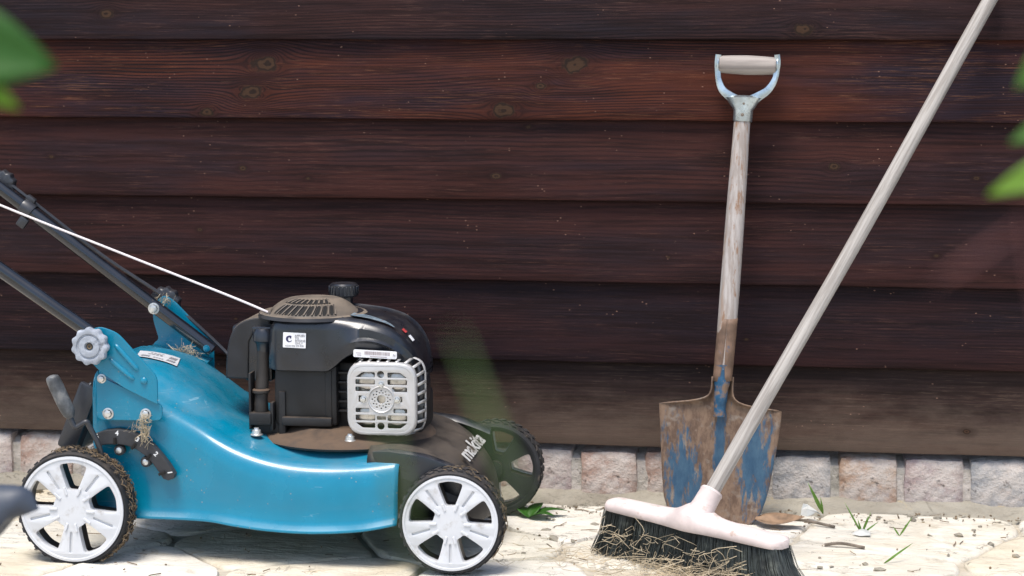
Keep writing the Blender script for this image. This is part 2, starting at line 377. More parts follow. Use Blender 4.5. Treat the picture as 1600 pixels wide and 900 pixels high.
def plate(loops, thick, M4, bevel=.0):
    """flat plate with holes: first loop outline, others holes; its front face at w=0, body behind it"""
    cu = bpy.data.curves.new('tmp', 'CURVE'); cu.dimensions = '2D'; cu.fill_mode = 'BOTH'
    for L in loops:
        s = cu.splines.new('POLY'); s.points.add(len(L) - 1); s.use_cyclic_u = True
        for i, p in enumerate(L): s.points[i].co = (p[0], p[1], 0, 1)
    cu.extrude = max(thick / 2 - bevel, 0); cu.bevel_depth = bevel; cu.bevel_resolution = 1; cu.offset = -bevel
    return curve_mesh(cu, M4 @ Matrix.Translation((0, 0, -thick / 2)))
def text(body, size, M4, extrude=.0002, shear=0, align='CENTER', bold=0):
    cu = bpy.data.curves.new('tmp', 'FONT'); cu.body = body; cu.size = size; cu.extrude = extrude; cu.shear = shear
    cu.align_x = align; cu.align_y = 'CENTER'; cu.offset = bold; cu.resolution_u = 3
    return curve_mesh(cu, M4)
def frame(o, u, v):
    u = Vector(u).normalized(); v = Vector(v).normalized(); ww = u.cross(v).normalized(); v = ww.cross(u)
    m = Matrix.Identity(4)
    for i in range(3): m[i][0], m[i][1], m[i][2], m[i][3] = u[i], v[i], ww[i], o[i]
    return m
def side(y): return frame((0, y, 0), (1, 0, 0), (0, 0, 1))     # plate (x,z) facing the camera side (-y)
def join(*mes):
    bm = nb()
    for me in mes:
        bm.from_mesh(me); bpy.data.meshes.remove(me)
    return bm
def crv(xs, ys):
    xs = np.array(xs, float); ys = np.array(ys, float); m = np.gradient(ys, xs)
    d = np.diff(ys) / np.diff(xs)
    for i in range(len(d)):
        if d[i] == 0: m[i] = m[i + 1] = 0
    def f(x):
        x = min(max(x, xs[0]), xs[-1]); i = min(max(int(np.searchsorted(xs, x)) - 1, 0), len(xs) - 2)
        h = xs[i + 1] - xs[i]; t = (x - xs[i]) / h
        return float((2 * t**3 - 3 * t**2 + 1) * ys[i] + (t**3 - 2 * t**2 + t) * h * m[i] + (-2 * t**3 + 3 * t**2) * ys[i + 1] + (t**3 - t**2) * h * m[i + 1])
    return f
def strands(bm, items, seg=3):
    for pts, r in items: tube(bm, pts, r, seg, cap=False)
    return bm
rnd = random.Random(11)

# ------------------------------------------------------------------ ground and flagstones
bm = nb(); bmesh.ops.create_grid(bm, x_segments=2, y_segments=2, size=60)
bmesh.ops.translate(bm, verts=bm.verts, vec=(0, 0, -.008))
ground = obj('ground', bm, 'soil', origin=(0, 0, 0), smooth=0, kind='structure', label='pale uneven stone paving in front of the wall')

def clip(poly, p, n):
    out = []
    for i in range(len(poly)):
        a, b = poly[i], poly[(i + 1) % len(poly)]
        da, db = (a - p).dot(n), (b - p).dot(n)
        if da <= 0: out.append(a)
        if da * db < 0: out.append(a + (b - a) * (da / (da - db)))
    return out
seeds = []
rs = random.Random(5)
for i in range(11):
    for j in range(6):
        seeds.append(Vector((-1.75 + i * .345 + (j % 2) * .17 + rs.uniform(-.10, .10), -1.32 + j * .235 + rs.uniform(-.06, .06))))
Y_BACK = -.028
for s in seeds:
    poly = [Vector((-1.9, -1.5)), Vector((1.9, -1.5)), Vector((1.9, Y_BACK)), Vector((-1.9, Y_BACK))]
    for q in seeds:
        if q is not s:
            d = q - s
            if d.length < 1.2: poly = clip(poly, s + d * .5, d)
        if len(poly) < 3: break
    if len(poly) < 3: continue
    c = sum(poly, Vector((0, 0))) / len(poly)
    poly = [c + (p - c) * max(0, 1 - .0045 / max((p - c).length, .02)) for p in poly]
    rp = [Vector(p) for p in outline_round([p[:] for p in poly], .035, 3)]
    # wobbling outline, finer
    fine = []
    for i in range(len(rp)):
        a, b = rp[i], rp[(i + 1) % len(rp)]; k = max(1, int((b - a).length / .03))
        for t in range(k): fine.append(a + (b - a) * t / k)
    bm = nb(); tilt = (rs.uniform(-.008, .008), rs.uniform(-.008, .008)); z0 = rs.uniform(-.003, .002)
    def zt(p): return z0 + (p.x - c.x) * tilt[0] + (p.y - c.y) * tilt[1] + .0035 * mnoise.noise((p.x * 9, p.y * 16, 3.3)) + .0022 * mnoise.noise((p.x * 26, p.y * 50, 7.3))
    rings = []
    for sc_, dz in ((1.0, -.03), (1.0, -.007), (.98, -.0015), (.93, 0), (.84, 0), (.72, 0), (.58, 0), (.42, 0), (.24, 0), (.08, 0)):
        row = []
        for p in fine:
            q = c + (p - c) * sc_
            wob = 1 + .035 * mnoise.noise((q.x * 16, q.y * 16, 1.7)) if sc_ > .9 else 1
            q = c + (q - c) * wob
            row.append((q.x, q.y, zt(q) + dz))
        rings.append(row)
    grid(bm, rings, close_v=True)
    bm.verts.ensure_lookup_table(); bm.faces.new(bm.verts[-len(fine):])
    obj('flagstone', bm, rs.choice(ST), ground, smooth=50)

# ------------------------------------------------------------------ brick footing
foot = empty('brick_footing', (0, .06, -.02), label='low course of worn pink and grey bricks under the timber wall', category='brick footing')
bm = nb()
for k in range(2): pass
rows = []
for z, y in ((-.03, .013), (.080, .014), (.090, .03), (.090, .12)):
    rows.append([(x, y + .002 * mnoise.noise((x * 12, z * 20, 0)), z) for x in np.linspace(-1.9, 1.9, 120)])
grid(bm, rows); obj('mortar', bm, 'mortar', foot)
# gritty fillet of mortar and soil along the foot
bm = nb(); rows = []
for k, (y, z) in enumerate(((-.045, -.012), (-.035, .0), (-.012, .008), (.006, .018), (.022, .024))):
    rows.append([(x, y + .016 * mnoise.noise((x * 7, k * .4, 8)), z + (.010 * mnoise.noise((x * 9, k, 2)) if k < 4 else 0) + (.004 * mnoise.noise((x * 40, k * 3, 2)) if k else 0)) for x in np.linspace(-1.9, 1.9, 260)])
grid(bm, rows); obj('mortar_fillet', bm, 'dirt', foot)
bx = .250 - .1262 * 17; i = 0
pal = [0, 1, 0, 3, 0, 1, 3, 0, 2, 0, 1, 0, 3, 1, 0, 3, 0, 0, 3, 2, 1, 3, 2, 0, 1, 2, 3, 0, 1, 2]
while bx < 1.75:
    wd = .1262 + rs.uniform(-.004, .004)
    bm = nb(); box(bm, (0, 0, 0), (.113, .09, .108), 0)
    bmesh.ops.subdivide_edges(bm, edges=bm.edges[:], cuts=5, use_grid_fill=True)
    hx, hy, hz = .0565, .045, .054
    for v in bm.verts:
        p = v.co; rad = .011
        q = Vector((max(-hx + rad, min(hx - rad, p.x)), max(-hy + rad, min(hy - rad, p.y)), max(-hz + rad, min(hz - rad, p.z))))
        d = p - q
        if d.length > 1e-6: p = q + d.normalized() * min(d.length, rad)
        nz = Vector((mnoise.noise((p.x * 25 + i * 9, p.y * 25, p.z * 25)), mnoise.noise((p.x * 25, p.y * 25 + i * 7, p.z * 25)), mnoise.noise((p.x * 25, p.y * 25, p.z * 25 + i * 5))))
        v.co = p + nz * .0035
    bmesh.ops.transform(bm, matrix=Matrix.Translation((bx + wd / 2, .053 + rs.uniform(-.004, .004), .047 + rs.uniform(-.002, .002))) @ Matrix.Rotation(rs.uniform(-.02, .02), 4, 'Y'), verts=bm.verts)
    obj('brick', bm, BR[pal[i % len(pal)]], foot, smooth=60)
    bx += wd; i += 1

# ------------------------------------------------------------------ weatherboard wall
wall = empty('weatherboard_wall', (0, .02, .1), label='dark stained timber weatherboard wall of overlapping horizontal boards', category='wall')
ZB = [.111, .273, .428, .584, .737, .889, 1.043, 1.197]
W_MAT = [
 wood_wall_mat('wood_bottom_board', (.042, .0215, .0155), (.024, .0135, .0120), (.010, .006, .0055), (.14, .095, .068), [(.865, .045, .006), (-.35, .06, .004)], .007, .55, .65, 1.3, dirt=.45),
 wood_wall_mat('wood_second_board', (.027, .0100, .0098), (.0125, .0076, .0110), (.0045, .003, .0038), (.11, .052, .040), [(-.55, .07, .003), (.45, .05, .004)], .006, .55, .55, 4.1),
 wood_wall_mat('wood_third_board', (.040, .0138, .0118), (.0205, .0112, .0135), (.0065, .004, .0045), (.13, .060, .043), [(-.62, .09, .004), (.30, .05, .003), (.80, .06, .004)], .008, .5, .6, 7.7),
 wood_wall_mat('wood_fourth_board', (.047, .0155, .0120), (.0225, .0118, .0145), (.007, .0042, .0046), (.14, .064, .045), [(-.03, .045, .0075), (-.53, .055, .006), (-.40, .037, .004), (.87, .05, .005), (.61, .07, .009), (-.92, .075, .005), (.03, .139, .006)], .009, .55, .65, 9.2),
 wood_wall_mat('wood_fifth_board', (.072, .0195, .0105), (.0200, .0120, .0185), (.0065, .004, .005), (.23, .098, .048), [(-.485, .105, .018), (-.51, .05, .016), (.118, .105, .018), (.055, .065, .009), (-.015, .018, .016), (-.60, .012, .010)], .0052, .95, .70, 2.4),
 wood_wall_mat('wood_sixth_board', (.035, .0138, .0120), (.0165, .0112, .0150), (.0055, .0036, .0044), (.15, .075, .056), [(-.80, .05, .011), (.55, .02, .013)], .0055, .85, .60, 5.6),
 wood_wall_mat('wood_top_board', (.032, .013, .011), (.020, .011, .012), (.007, .005, .0055), (.13, .065, .05), [], .006, .6, .5, 6.6)]
for k in range(7):
    z0 = ZB[k]; bm = nb(); rows = []
    prof = [(.0135, 0), (.003, 0), (.0006, .0012), (0, .004), (.0014, .02), (.0048, .06), (.0110, .11), (.0180, .1555), (.0205, .175), (.0270, .175)]
    for x in np.linspace(-1.9, 1.9, 150):
        e = .0011 * mnoise.noise((x * 6, k * 5.1, 0)) + .0006 * mnoise.noise((x * 30, k * 3.3, 4))
        cup = .0016 * mnoise.noise((x * 1.3, k * 2.2, 7))
        rows.append([(x, y + cup * (1 - h / .175), z0 + h + (e if h < .01 else 0)) for y, h in prof])
    grid(bm, rows, cap=True); 
    obj('board', bm, W_MAT[k], wall, origin=(0, 0, z0), smooth=35)
bm = nb(); box(bm, (0, .14, .62), (3.8, .02, 1.36)); obj('backing', bm, 'backing', wall)

# ------------------------------------------------------------------ lawn mower
YC = -.345
mower = empty('lawn_mower', (-.35, YC, 0), label='blue petrol lawn mower with black engine and white wheels', category='lawn mower')
OUT = (0, -1, 0)

def wheel(cx, cz, R_, yout, sgn, name='wheel', rot=0, phase=0):
    """sgn -1: outer side faces the camera"""
    o = Vector((cx, yout, cz)); ax = Vector((0, sgn, 0))
    fr = frame(o, (-sgn, 0, 0), (0, 0, 1))
    rr = R_ * .915
    def wins(R1, ro=.875, ri=.37, ho=18, hi=15, cr=.07):
        L = []
        for k in range(5):
            a = R(90 + 72 * k + rot)
            def P(r, d): return (R1 * r * math.cos(a + R(d)), R1 * r * math.sin(a + R(d)))
            pts = [P(ri, -hi), P((ri + ro) * .55, -(ho + hi) / 2 - 1.5), P(ro, -ho), P(ro + .015, 0), P(ro, ho), P((ri + ro) * .55, (ho + hi) / 2 + 1.5), P(ri, hi)]
            L.append(outline_round(pts, [R1 * .05, R1 * .1, R1 * cr, R1 * .1, R1 * cr, R1 * .1, R1 * .05], 4))
        return L
    # black wheel body behind the cover
    bm = join(plate([circ(0, 0, rr * .97, 64)] + wins(rr, .88, .36, 19, 16.5), .024, fr @ Matrix.Translation((0, 0, -.012))))
    lathe(bm, [(rr * .95, -.001), (rr * .95, -.044), (rr * 1.02, -.044), (rr * 1.02, -.001)], o, ax, 64, closed=True)
    lathe(bm, [(0, -.05), (.016, -.05), (.016, -.03), (.02, -.03), (.02, -.01)], o, ax, 24)
    wh = obj(name, bm, 'wheel', mower)
    # tyre with lugs
    bm = nb()
    lathe(bm, [(rr * 1.0, .001), (R_ * .955, .003), (R_ * .985, -.003), (R_ * .99, -.012), (R_ * .99, -.036), (R_ * .98, -.044), (rr * 1.0, -.046)], o, ax, 72)
    nl = 34
    for k in range(nl):
        for row in (0, 1):
            a = 2 * math.pi * (k + .5 * row + phase) / nl
            u = Vector((math.cos(a), 0, math.sin(a))); t = Vector((-math.sin(a), 0, math.cos(a)))
            cc = o + u * (R_ * .99) + ax * (-.013 if row else -.033)
            m4 = frame((0, 0, 0), t, ax)
            tw = Matrix.Rotation(R(24 if row else -24), 4, 'Z')
            box(bm, cc, (.0085, .019, .0042), 0, m4 @ tw)
    obj('tyre', bm, 'tyre', wh, smooth=30)
    # white cover
    slots = []
    for k in range(5):
        a = R(54 + 72 * k + rot); c, s_ = math.cos(a), math.sin(a)
        hw = rr * .022
        q = [(rr * .44, -hw), (rr * .84, -hw * 1.25), (rr * .84, hw * 1.25), (rr * .44, hw)]
        slots.append(outline_round([(x * c - y * s_, x * s_ + y * c) for x, y in q], hw * .8, 3))
    bm = join(plate([circ(0, 0, rr, 72)] + wins(rr), .0045, fr @ Matrix.Translation((0, 0, .002)), .0012) if 0 else
              plate([circ(0, 0, rr, 72)] + wins(rr) + slots, .0035, fr @ Matrix.Translation((0, 0, .0035)), .0010),
              plate([circ(0, 0, rr * .985, 72)] + wins(rr, .877, .368, 18.3, 15.3), .012, fr @ Matrix.Translation((0, 0, .0002))))
    lathe(bm, [(rr * .985, .0032), (rr * 1.0, .0046), (rr * .955, .0052), (rr * .94, .0032)], o, ax, 72)
    # raised hub and small ribs between the slots and the hub
    lathe(bm, [(rr * .36, .0034), (rr * .26, .0042), (rr * .12, .0046), (0, .0047)], o, ax, 40)
    for k in range(5):
        a = R(54 + 72 * k + rot)
        for d in (-15, 15):
            b = a + R(d); u = Vector((-sgn * math.cos(b), 0, math.sin(b)))
            box(bm, o + u * rr * .36 + ax * .0046, (rr * .16, .003, .0042), .0008, frame((0, 0, 0), u, ax), 1)
    obj('hub_cap', bm, 'hubcap', wh, smooth=30)
    return wh
w_nf = wheel(-.0215, .0905, .0885, -.585, -1, phase=.2)
w_nr = wheel(-.678, .0935, .1000, -.585, -1, rot=-3)
w_ff = wheel(-.012, .0900, .0885, -.105, 1, rot=12, phase=.4)
w_fr = wheel(-.672, .0950, .1000, -.105, 1, rot=40)

# --- deck shell
fw_ = crv([-.66, -.57, -.47, -.41, -.33, -.22, -.15, -.118], [.180, .182, .186, .200, .211, .213, .211, .205])
fb_ = crv([-.66, -.57, -.45, -.40, -.34, -.26, -.18, -.118], [.070, .069, .069, .065, .061, .060, .066, .077])
fs_ = crv([-.66, -.60, -.534, -.478, -.433, -.366, -.31, -.25, -.2, -.118], [.318, .298, .264, .235, .210, .186, .176, .173, .175, .184])
ft_ = crv([-.66, -.60, -.55, -.50, -.455, -.41, -.36, -.30, -.118], [.326, .322, .308, .276, .238, .212, .197, .190, .190])
bm = nb(); rows = []
xs = list(np.linspace(-.66, -.118, 64))
for x in xs:
    W, zb, zs, zt_ = fw_(x), fb_(x), fs_(x), ft_(x)
    half = [(W + .011, zb), (W + .009, zb + .004), (W + .003, zb + .010), (W, zb + .018), (W - .001, zb + .04), (W - .002, (zb + zs) / 2), (W - .004, zs - .040),
            (W - .007, zs - .024), (W - .012, zs - .012), (W - .020, zs - .004), (W - .030, zs), (W - .043, zs + .08 * (zt_ - zs) + .001),
            (W - .052, zs + .25 * (zt_ - zs)), (W - .068, zs + .62 * (zt_ - zs)), (W - .088, zs + .90 * (zt_ - zs)), (W - .11, zt_), (.05, zt_ + .001), (0, zt_ + .001)]
    rows.append([(x, YC - y, z) for y, z in half] + [(x, YC + y, z) for y, z in half[-2::-1]])
grid(bm, rows)
# rear closing wall of the shell
r0 = rows[0]; a = [bm.verts.new(p) for p in r0]; bm.faces.new(a)
# rolled front edge of the side panels
deck = obj('deck', bm, 'blue', mower, smooth=50)
md = deck.modifiers.new('thickness', 'SOLIDIFY'); md.thickness = .0025; md.offset = -1

# dusty sticker on the hump
def on_deck(x, y): # top surface height on the hump centre
    return ft_(x) + .0035
st = nb(); cor = [(-.632, -.405), (-.552, -.405), (-.552, -.325), (-.632, -.325)]
rows = []
for i in range(7):
    x = -.625 + .075 * i / 6
    rows.append([(x - .012 * (j / 4), -.385 + .060 * j / 4, on_deck(x - .012 * (j / 4), 0)) for j in range(5)])
grid(st, rows); stk = obj('rating_sticker', st, 'old_label', mower)
def deck_fr(x, y): 
    s = (ft_(x + .005) - ft_(x - .005)) / .01
    return frame((x, y, on_deck(x, y) + .0008), (1, 0, s), (0, 1, 0))
bm = nb()
for (x, y, sx, sy) in ((-.612, -.372, .016, .010), (-.588, -.374, .020, .006), (-.566, -.370, .016, .012), (-.568, -.348, .014, .016), (-.60, -.352, .030, .003), (-.60, -.345, .024, .002), (-.60, -.338, .028, .002)):
    m4 = deck_fr(x, y)
    for q in range(4):
        box(bm, m4 @ Vector(((q - 1.5) * sx / 4, 0, 0)), (sx / 6, sy, .0003), 0, m4.to_3x3().to_4x4())
obj('print', bm, 'print_grey', stk, smooth=0)

# --- black front cover with the maker's lettering
prof = spline([(-.175, .196), (-.12, .199), (-.07, .191), (-.03, .176), (.000, .150), (.016, .115), (.023, .080), (.024, .062)], 5)
def cover_pt(s, v):
    x, z = prof[s][0], prof[s][1]
    return x, z
lat = [(-.188, 1), (-.188, .6), (-.187, .3), (-.184, .14), (-.178, .05), (-.168, .01), (-.15, -.012), (-.12, 0), (-.06, 0), (0, 0)]
lat = lat + [(-a, b) for a, b in lat[-2::-1]]
bm = nb(); rows = []
for p in prof:
    row = []
    for a, b in lat:
        z = p[1]; x = p[0]
        if b > 0: z = z - (z - .07) * b if z > .07 else z
        elif b < 0: z += .004
        x -= .060 * abs(a / .188) ** 2.2 * max(0, min(1, (x + .15) / .12))
        row.append((x, YC + a, z))
    rows.append(row)
grid(bm, rows); cover = obj('front_cover', bm, 'cover', mower, smooth=50)
md = cover.modifiers.new('thickness', 'SOLIDIFY'); md.thickness = .003; md.offset = -1
# raised moulded arches above the front wheels
for sg in (-1, 1):
    yy = YC + sg * .183
    bm = nb(); rows = []
    for t in np.linspace(0, 1, 18):
        x = -.165 + .150 * t; z = .199 - .016 * t - .045 * max(0, t - .55) ** 1.3
        k_ = min(1, t * 5 + .15)
        rows.append([(x, yy + sg * d * k_, z + h * k_ - .004 * (1 - k_)) for d, h in ((-.022, -.004), (-.016, .003), (-.004, .005), (.003, .001), (.005, -.010), (.004, -.045))])
    grid(bm, rows); obj('wheel_arch', bm, 'black', mower)
# white logo lettering, read from the front of the mower
sl_ = Vector((prof[20][0] - prof[14][0], 0, prof[20][1] - prof[14][1])).normalized()
i0 = 16; pc = Vector((prof[i0][0], -.350, prof[i0][1]))
me = text('makita', .040, frame(pc + Vector((-sl_.z, 0, sl_.x)).normalized() * .0022 * (1 if sl_.x > 0 else -1), (0, 1, 0), -sl_) @ Matrix.Diagonal((1.75, 1, 1, 1)), .0003, .12, 'CENTER', .0010)
obj('logo_lettering', me, 'logo', cover, smooth=0)

# --- engine base plate, crankcase
bm = nb(); lathe(bm, [(0, .0), (.155, 0), (.158, .004), (.150, .012), (.118, .017), (.10, .026), (.0, .026)], (-.245, YC - .01, .190), (0, 0, 1), 48)
obj('engine_base', bm, 'base', mower)
bm = nb(); box(bm, (-.303, -.36, .275), (.112, .15, .11), .006); box(bm, (-.235, -.345, .27), (.11, .13, .12), .006)
box(bm, (-.300, -.437, .228), (.09, .016, .016), .003); box(bm, (-.375, -.40, .212), (.055, .06, .035), .004)
for k in range(5): box(bm, (-.245, -.413, .245 + k * .017), (.05, .02, .004), .001)
box(bm, (-.345, -.429, .235), (.012, .02, .09), .002); box(bm, (-.262, -.43, .275), (.012, .014, .09), .002)
crank = obj('crankcase', bm, 'engine', mower)
bm = nb(); box(bm, (-.17, -.33, .235), (.13, .12, .07), .01); obj('cylinder_block', bm, 'engine', mower)
# --- cowl (blower housing)
fd = crv([-.366, -.355, -.33, -.20, -.14, -.115, -.098, -.088], [.090, .100, .106, .106, .102, .094, .080, .060])
fz = crv([-.366, -.355, -.33, -.22, -.18, -.14, -.115, -.098, -.088], [.395, .407, .412, .411, .405, .392, .374, .352, .325])
fbot = crv([-.366, -.262, -.248, -.236, -.12, -.10, -.088], [.319, .319, .326, .337, .338, .322, .298])
bm = nb(); rows = []; EC = -.352
for x in np.linspace(-.366, -.088, 60):
    D, zt_, zb = fd(x), fz(x), fbot(x)
    led = .006 * max(0, min(1, (x + .23) / .03)) * max(0, min(1, (-.11 - x) / .03))
    half = [(D - .006, zb), (D - .001, zb + .002), (D, zb + .010), (D + led * .4, zb + (zt_ - zb) * .30), (D + led, zb + (zt_ - zb) * .36), (D - .001, zb + (zt_ - zb) * .46), (D - .002, zb + (zt_ - zb) * .75), (D - .004, zt_ - .012), (D - .008, zt_ - .005), (D - .014, zt_ - .001),
            (D - .020, zt_ + .001), (D - .024, zt_ - .002), (D - .05, zt_ + .001), (0, zt_ + .004)]
    xx = x if x < -.2 else -.2 + (x + .2) * .87
    rows.append([(xx, EC - y, z) for y, z in half] + [(xx, EC + y, z) for y, z in half[-2::-1]])
grid(bm, rows, cap=True); cowl = obj('engine_cowl', bm, 'black', mower, smooth=45)
def unx(x): return x if x < -.2 else -.2 + (x + .2) / .87
# decal along the sloping top, small red and white mark at its end
bm = nb(); rows = []
for i in range(9):
    x = -.225 + .078 * i / 8; hw = .017 * math.sin(math.pi * min(1, .18 + .82 * (1 - i / 8)) * .5) * (1 if i < 8 else .4)
    rows.append([(x, EC - .055 + d * hw - .012 * (i / 8), fz(unx(x)) + .0035) for d in (-1, -.3, .3, 1)])
grid(bm, rows); obj('top_decal', bm, 'decal', cowl)
bm = nb()
def cowl_top(x, y): return Vector((x, y, fz(unx(x)) + .0035))
s_ = (fz(unx(-.129)) - fz(unx(-.139))) / .01
f1 = frame(cowl_top(-.134, EC - .045), (1, 0, s_), (0, 1, 0))
box(bm, f1 @ Vector((0, 0, .0006)), (.009, .014, .001), 0, f1.to_3x3().to_4x4()); mk = obj('red_mark', bm, 'red_print', cowl)
s_ = (fz(unx(-.117)) - fz(unx(-.127))) / .01
f1 = frame(cowl_top(-.122, EC - .045), (1, 0, s_), (0, 1, 0)); bm = nb()
box(bm, f1 @ Vector((0, 0, .0006)), (.012, .014, .001), 0, f1.to_3x3().to_4x4()); obj('white_mark', bm, 'white', cowl)

# stickers on the near face
ys = EC - .1078
me = plate([outline_round([(-.3365, .3615), (-.296, .3605), (-.295, .387), (-.3355, .388)], .0012, 2)], .0012, side(ys))
s1 = obj('compliance_sticker', me, 'white', cowl, smooth=0)
yy = ys - .0004
bm = join(text('APPLIES', .0052, side(yy) @ Matrix.Translation((-.3150, .3822, 0)), align='LEFT'), text('TO', .0052, side(yy) @ Matrix.Translation((-.3150, .3778, 0)), align='LEFT'),
          text('ENGINE', .0052, side(yy) @ Matrix.Translation((-.3150, .3734, 0)), align='LEFT'), text('ONLY', .0052, side(yy) @ Matrix.Translation((-.3150, .3690, 0)), align='LEFT'),
          text('N238 006 576 838', .0043, side(yy) @ Matrix.Translation((-.3158, .3645, 0))))
obj('print', bm, 'print_grey', s1, smooth=0)
# tick-in-a-C mark
cpts = []
for a in range(40, 331, 10): cpts.append((.0056 * math.cos(R(a)), .0056 * math.sin(R(a))))
for a in range(330, 39, -10): cpts.append((.0012 + .0030 * math.cos(R(a)), -.0004 + .0036 * math.sin(R(a))))
tick = [(.0006, .0006), (.0022, -.0012), (.0056, .0012), (.0024, -.0034)]
bm = join(plate([[(x - .3252, z + .3765) for x, z in cpts]], .0006, side(yy)), plate([[(x - .3248, z + .3775) for x, z in [(-.0, .0052), (.0040, .0044), (.0032, -.0004), (.001, .0006)]]], .0006, side(yy - .0001)))
obj('tick_mark', bm, 'print', s1, smooth=0)
yb = EC - .1135
m_s2 = frame((-.1725, yb, .3535), (1, 0, -.035), (0, -.06, 1))
me = plate([outline_round([(-.038, -.0064), (.038, -.0064), (.038, .0064), (-.038, .0064)], .0028, 4)], .003, m_s2)
s2 = obj('barcode_sticker', me, 'white', cowl, smooth=0)
bm = nb(); rb = random.Random(3); x = -.018
while x < .027:
    ww = rb.choice((.0005, .0008, .0012)); box(bm, m_s2 @ Vector((x, .0018, .0002)), (ww, .0058, .0004), 0, m_s2.to_3x3().to_4x4()); x += ww + rb.choice((.0006, .0009))
obj('barcode', bm, 'print_pink', s2, smooth=0)
obj('letter_print', text('N', .0058, m_s2 @ Matrix.Translation((.0335, 0, .0003)), bold=.0001), 'print_grey', s2, smooth=0)
for u_, v_, w_ in ((-.029, .0012, .009), (-.028, -.0024, .007), (.006, -.0038, .03)):
    bm = nb(); box(bm, m_s2 @ Vector((u_, v_, .0002)), (w_, .0008, .0004), 0, m_s2.to_3x3().to_4x4()); obj('print_line', bm, 'print_pink', s2, smooth=0)

# --- recoil starter cover with slots
def rc(x, y):   # domed height
    dx = (x + .302) / .082; dy = (y + .372) / .088
    r = math.sqrt(dx * dx + dy * dy)
    return .411 + .030 * max(0, 1 - max(0, r - .42) ** 2 / .36) ** .8 if r < 1.02 else .411
bm = nb(); rows = []
for i in range(15):
    rr = 1.0 * (i / 14)
    row = []
    for k in range(56):
        a = 2 * math.pi * k / 56
        x = -.302 + .082 * rr * math.cos(a); y = -.372 + .088 * rr * math.sin(a)
        z = .4395 - .002 * (rr / .5) ** 2 if rr <= .5 else .4375 - .026 * ((rr - .5) / .5) ** 1.7
        row.append((x, y, z))
    rows.append(row)
grid(bm, rows, close_v=True); bmesh.ops.remove_doubles(bm, verts=bm.verts, dist=1e-5)
rec = obj('recoil_cover', bm, 'black_dusty', mower)
# two rows of slots on its near flank, each a near-black surface strip with the opening's shade put into its colour, between raised ribs
def rc_pt(a, rr, lift=0):
    x = -.302 + .082 * rr * math.cos(a); y = -.372 + .088 * rr * math.sin(a)
    z = .4395 - .002 * (rr / .5) ** 2 if rr <= .5 else .4375 - .026 * ((rr - .5) / .5) ** 1.7
    return Vector((x, y, z + lift))
for row, (r0, r1) in enumerate(((.46, .68), (.73, .95))):
    for k in range(9):
        a0 = R(-128 + k * 10.5 + (row * -1)); bm = nb(); rows = []
        for t in np.linspace(0, 1, 6):
            rr = r0 + (r1 - r0) * t; sk = R(-7) * t
            hw = R(3.4) * (1 if .01 < t < .99 else .55) * (.68 / ((r0 + r1) / 2)) ** .6
            rows.append([rc_pt(a0 + sk - hw, rr, .0009), rc_pt(a0 + sk, rr, .0006), rc_pt(a0 + sk + hw, rr, .0009)])
        grid(bm, rows); obj('vent_slot', bm, 'backing', rec)
        bm = nb(); tube(bm, [rc_pt(a0 + R(5.2) + R(-7) * t, r0 + (r1 - r0) * t, .0010) for t in np.linspace(0, 1, 6)], .0019, 6)
        obj('vent_rib', bm, 'black_dusty', rec)
# rope guide eye
bm = nb(); tube(bm, [Vector((-.371, -.408, .408)) + Vector((0, math.cos(a) * .010, math.sin(a) * .011)) for a in np.linspace(0, 2 * math.pi, 18)], .0032, 8)
obj('rope_guide', bm, 'black_dusty', rec)
bm = nb(); tube(bm, spline([(-.362, -.405, .409), (-.45, -.388, .440), (-.66, -.346, .508), (-.906, -.30, .589), (-1.22, -.245, .70)], 8), .0021, 8)
obj('starter_rope', bm, 'cord', mower)
# collar around the recoil cover
bm = nb(); lathe(bm, [(.082, 0), (.090, .004), (.096, .002), (.098, -.004)], (0, 0, 0), (0, 0, 1), 56)
for v in bm.verts: v.co = Vector((-.302 + v.co.x * 1.0, -.372 + v.co.y * .98, .411 + v.co.z))
obj('cowl_collar', bm, 'black_dusty', mower)

# --- fuel cap
bm = nb(); lathe(bm, [(.0, .024), (.022, .024), (.0255, .021), (.0265, .003), (.024, 0), (.017, -.001), (.017, -.032)], (-.272, -.262, .427), (0, 0, 1), 48)
for k in range(22):
    a = 2 * math.pi * k / 22
    box(bm, (-.272 + .0265 * math.cos(a), -.262 + .0265 * math.sin(a), .439), (.002, .0035, .015), .0006, Matrix.Rotation(a, 4, 'Z'), 1)
obj('fuel_cap', bm, 'black', mower)

# --- left rear duct (rounded black hood), dipstick tube and cap
hp = [(p.x, p.z) for p in spline([(-.457, 0, .294), (-.455, 0, .335), (-.449, 0, .366), (-.437, 0, .388), (-.418, 0, .400), (-.395, 0, .405), (-.362, 0, .405)], 3)]
hp += [(-.362, .380), (-.405, .378), (-.414, .36), (-.416, .294)]
obj('intake_hood', plate([hp], .105, side(-.398), .003), 'black_dusty', mower)
bm = nb(); box(bm, (-.432, -.348, .345), (.030, .09, .09), .008); box(bm, (-.398, -.35, .34), (.05, .09, .10), .004); obj('intake_box', bm, 'black', mower)
bm = nb(); tube(bm, spline([(-.383, -.432, .230), (-.384, -.432, .262), (-.382, -.428, .30), (-.380, -.425, .368)], 5), [.0125] * 5 + [.0115] * 6 + [.0105] * 5, 16)
lathe(bm, [(.0125, 0), (.0155, .002), (.0155, .006), (.012, .009)], (-.384, -.432, .275), (0, 0, 1), 24)
dip = obj('dipstick_tube', bm, 'base', mower)
bm = nb(); lathe(bm, [(.0, .012), (.014, .011), (.018, .004), (.0185, -.010), (.013, -.016), (.011, -.03)], (-.380, -.425, .378), (0, 0, 1), 24)
box(bm, (-.380, -.425, .386), (.040, .010, .014), .004); obj('dipstick_cap', bm, 'black', dip)
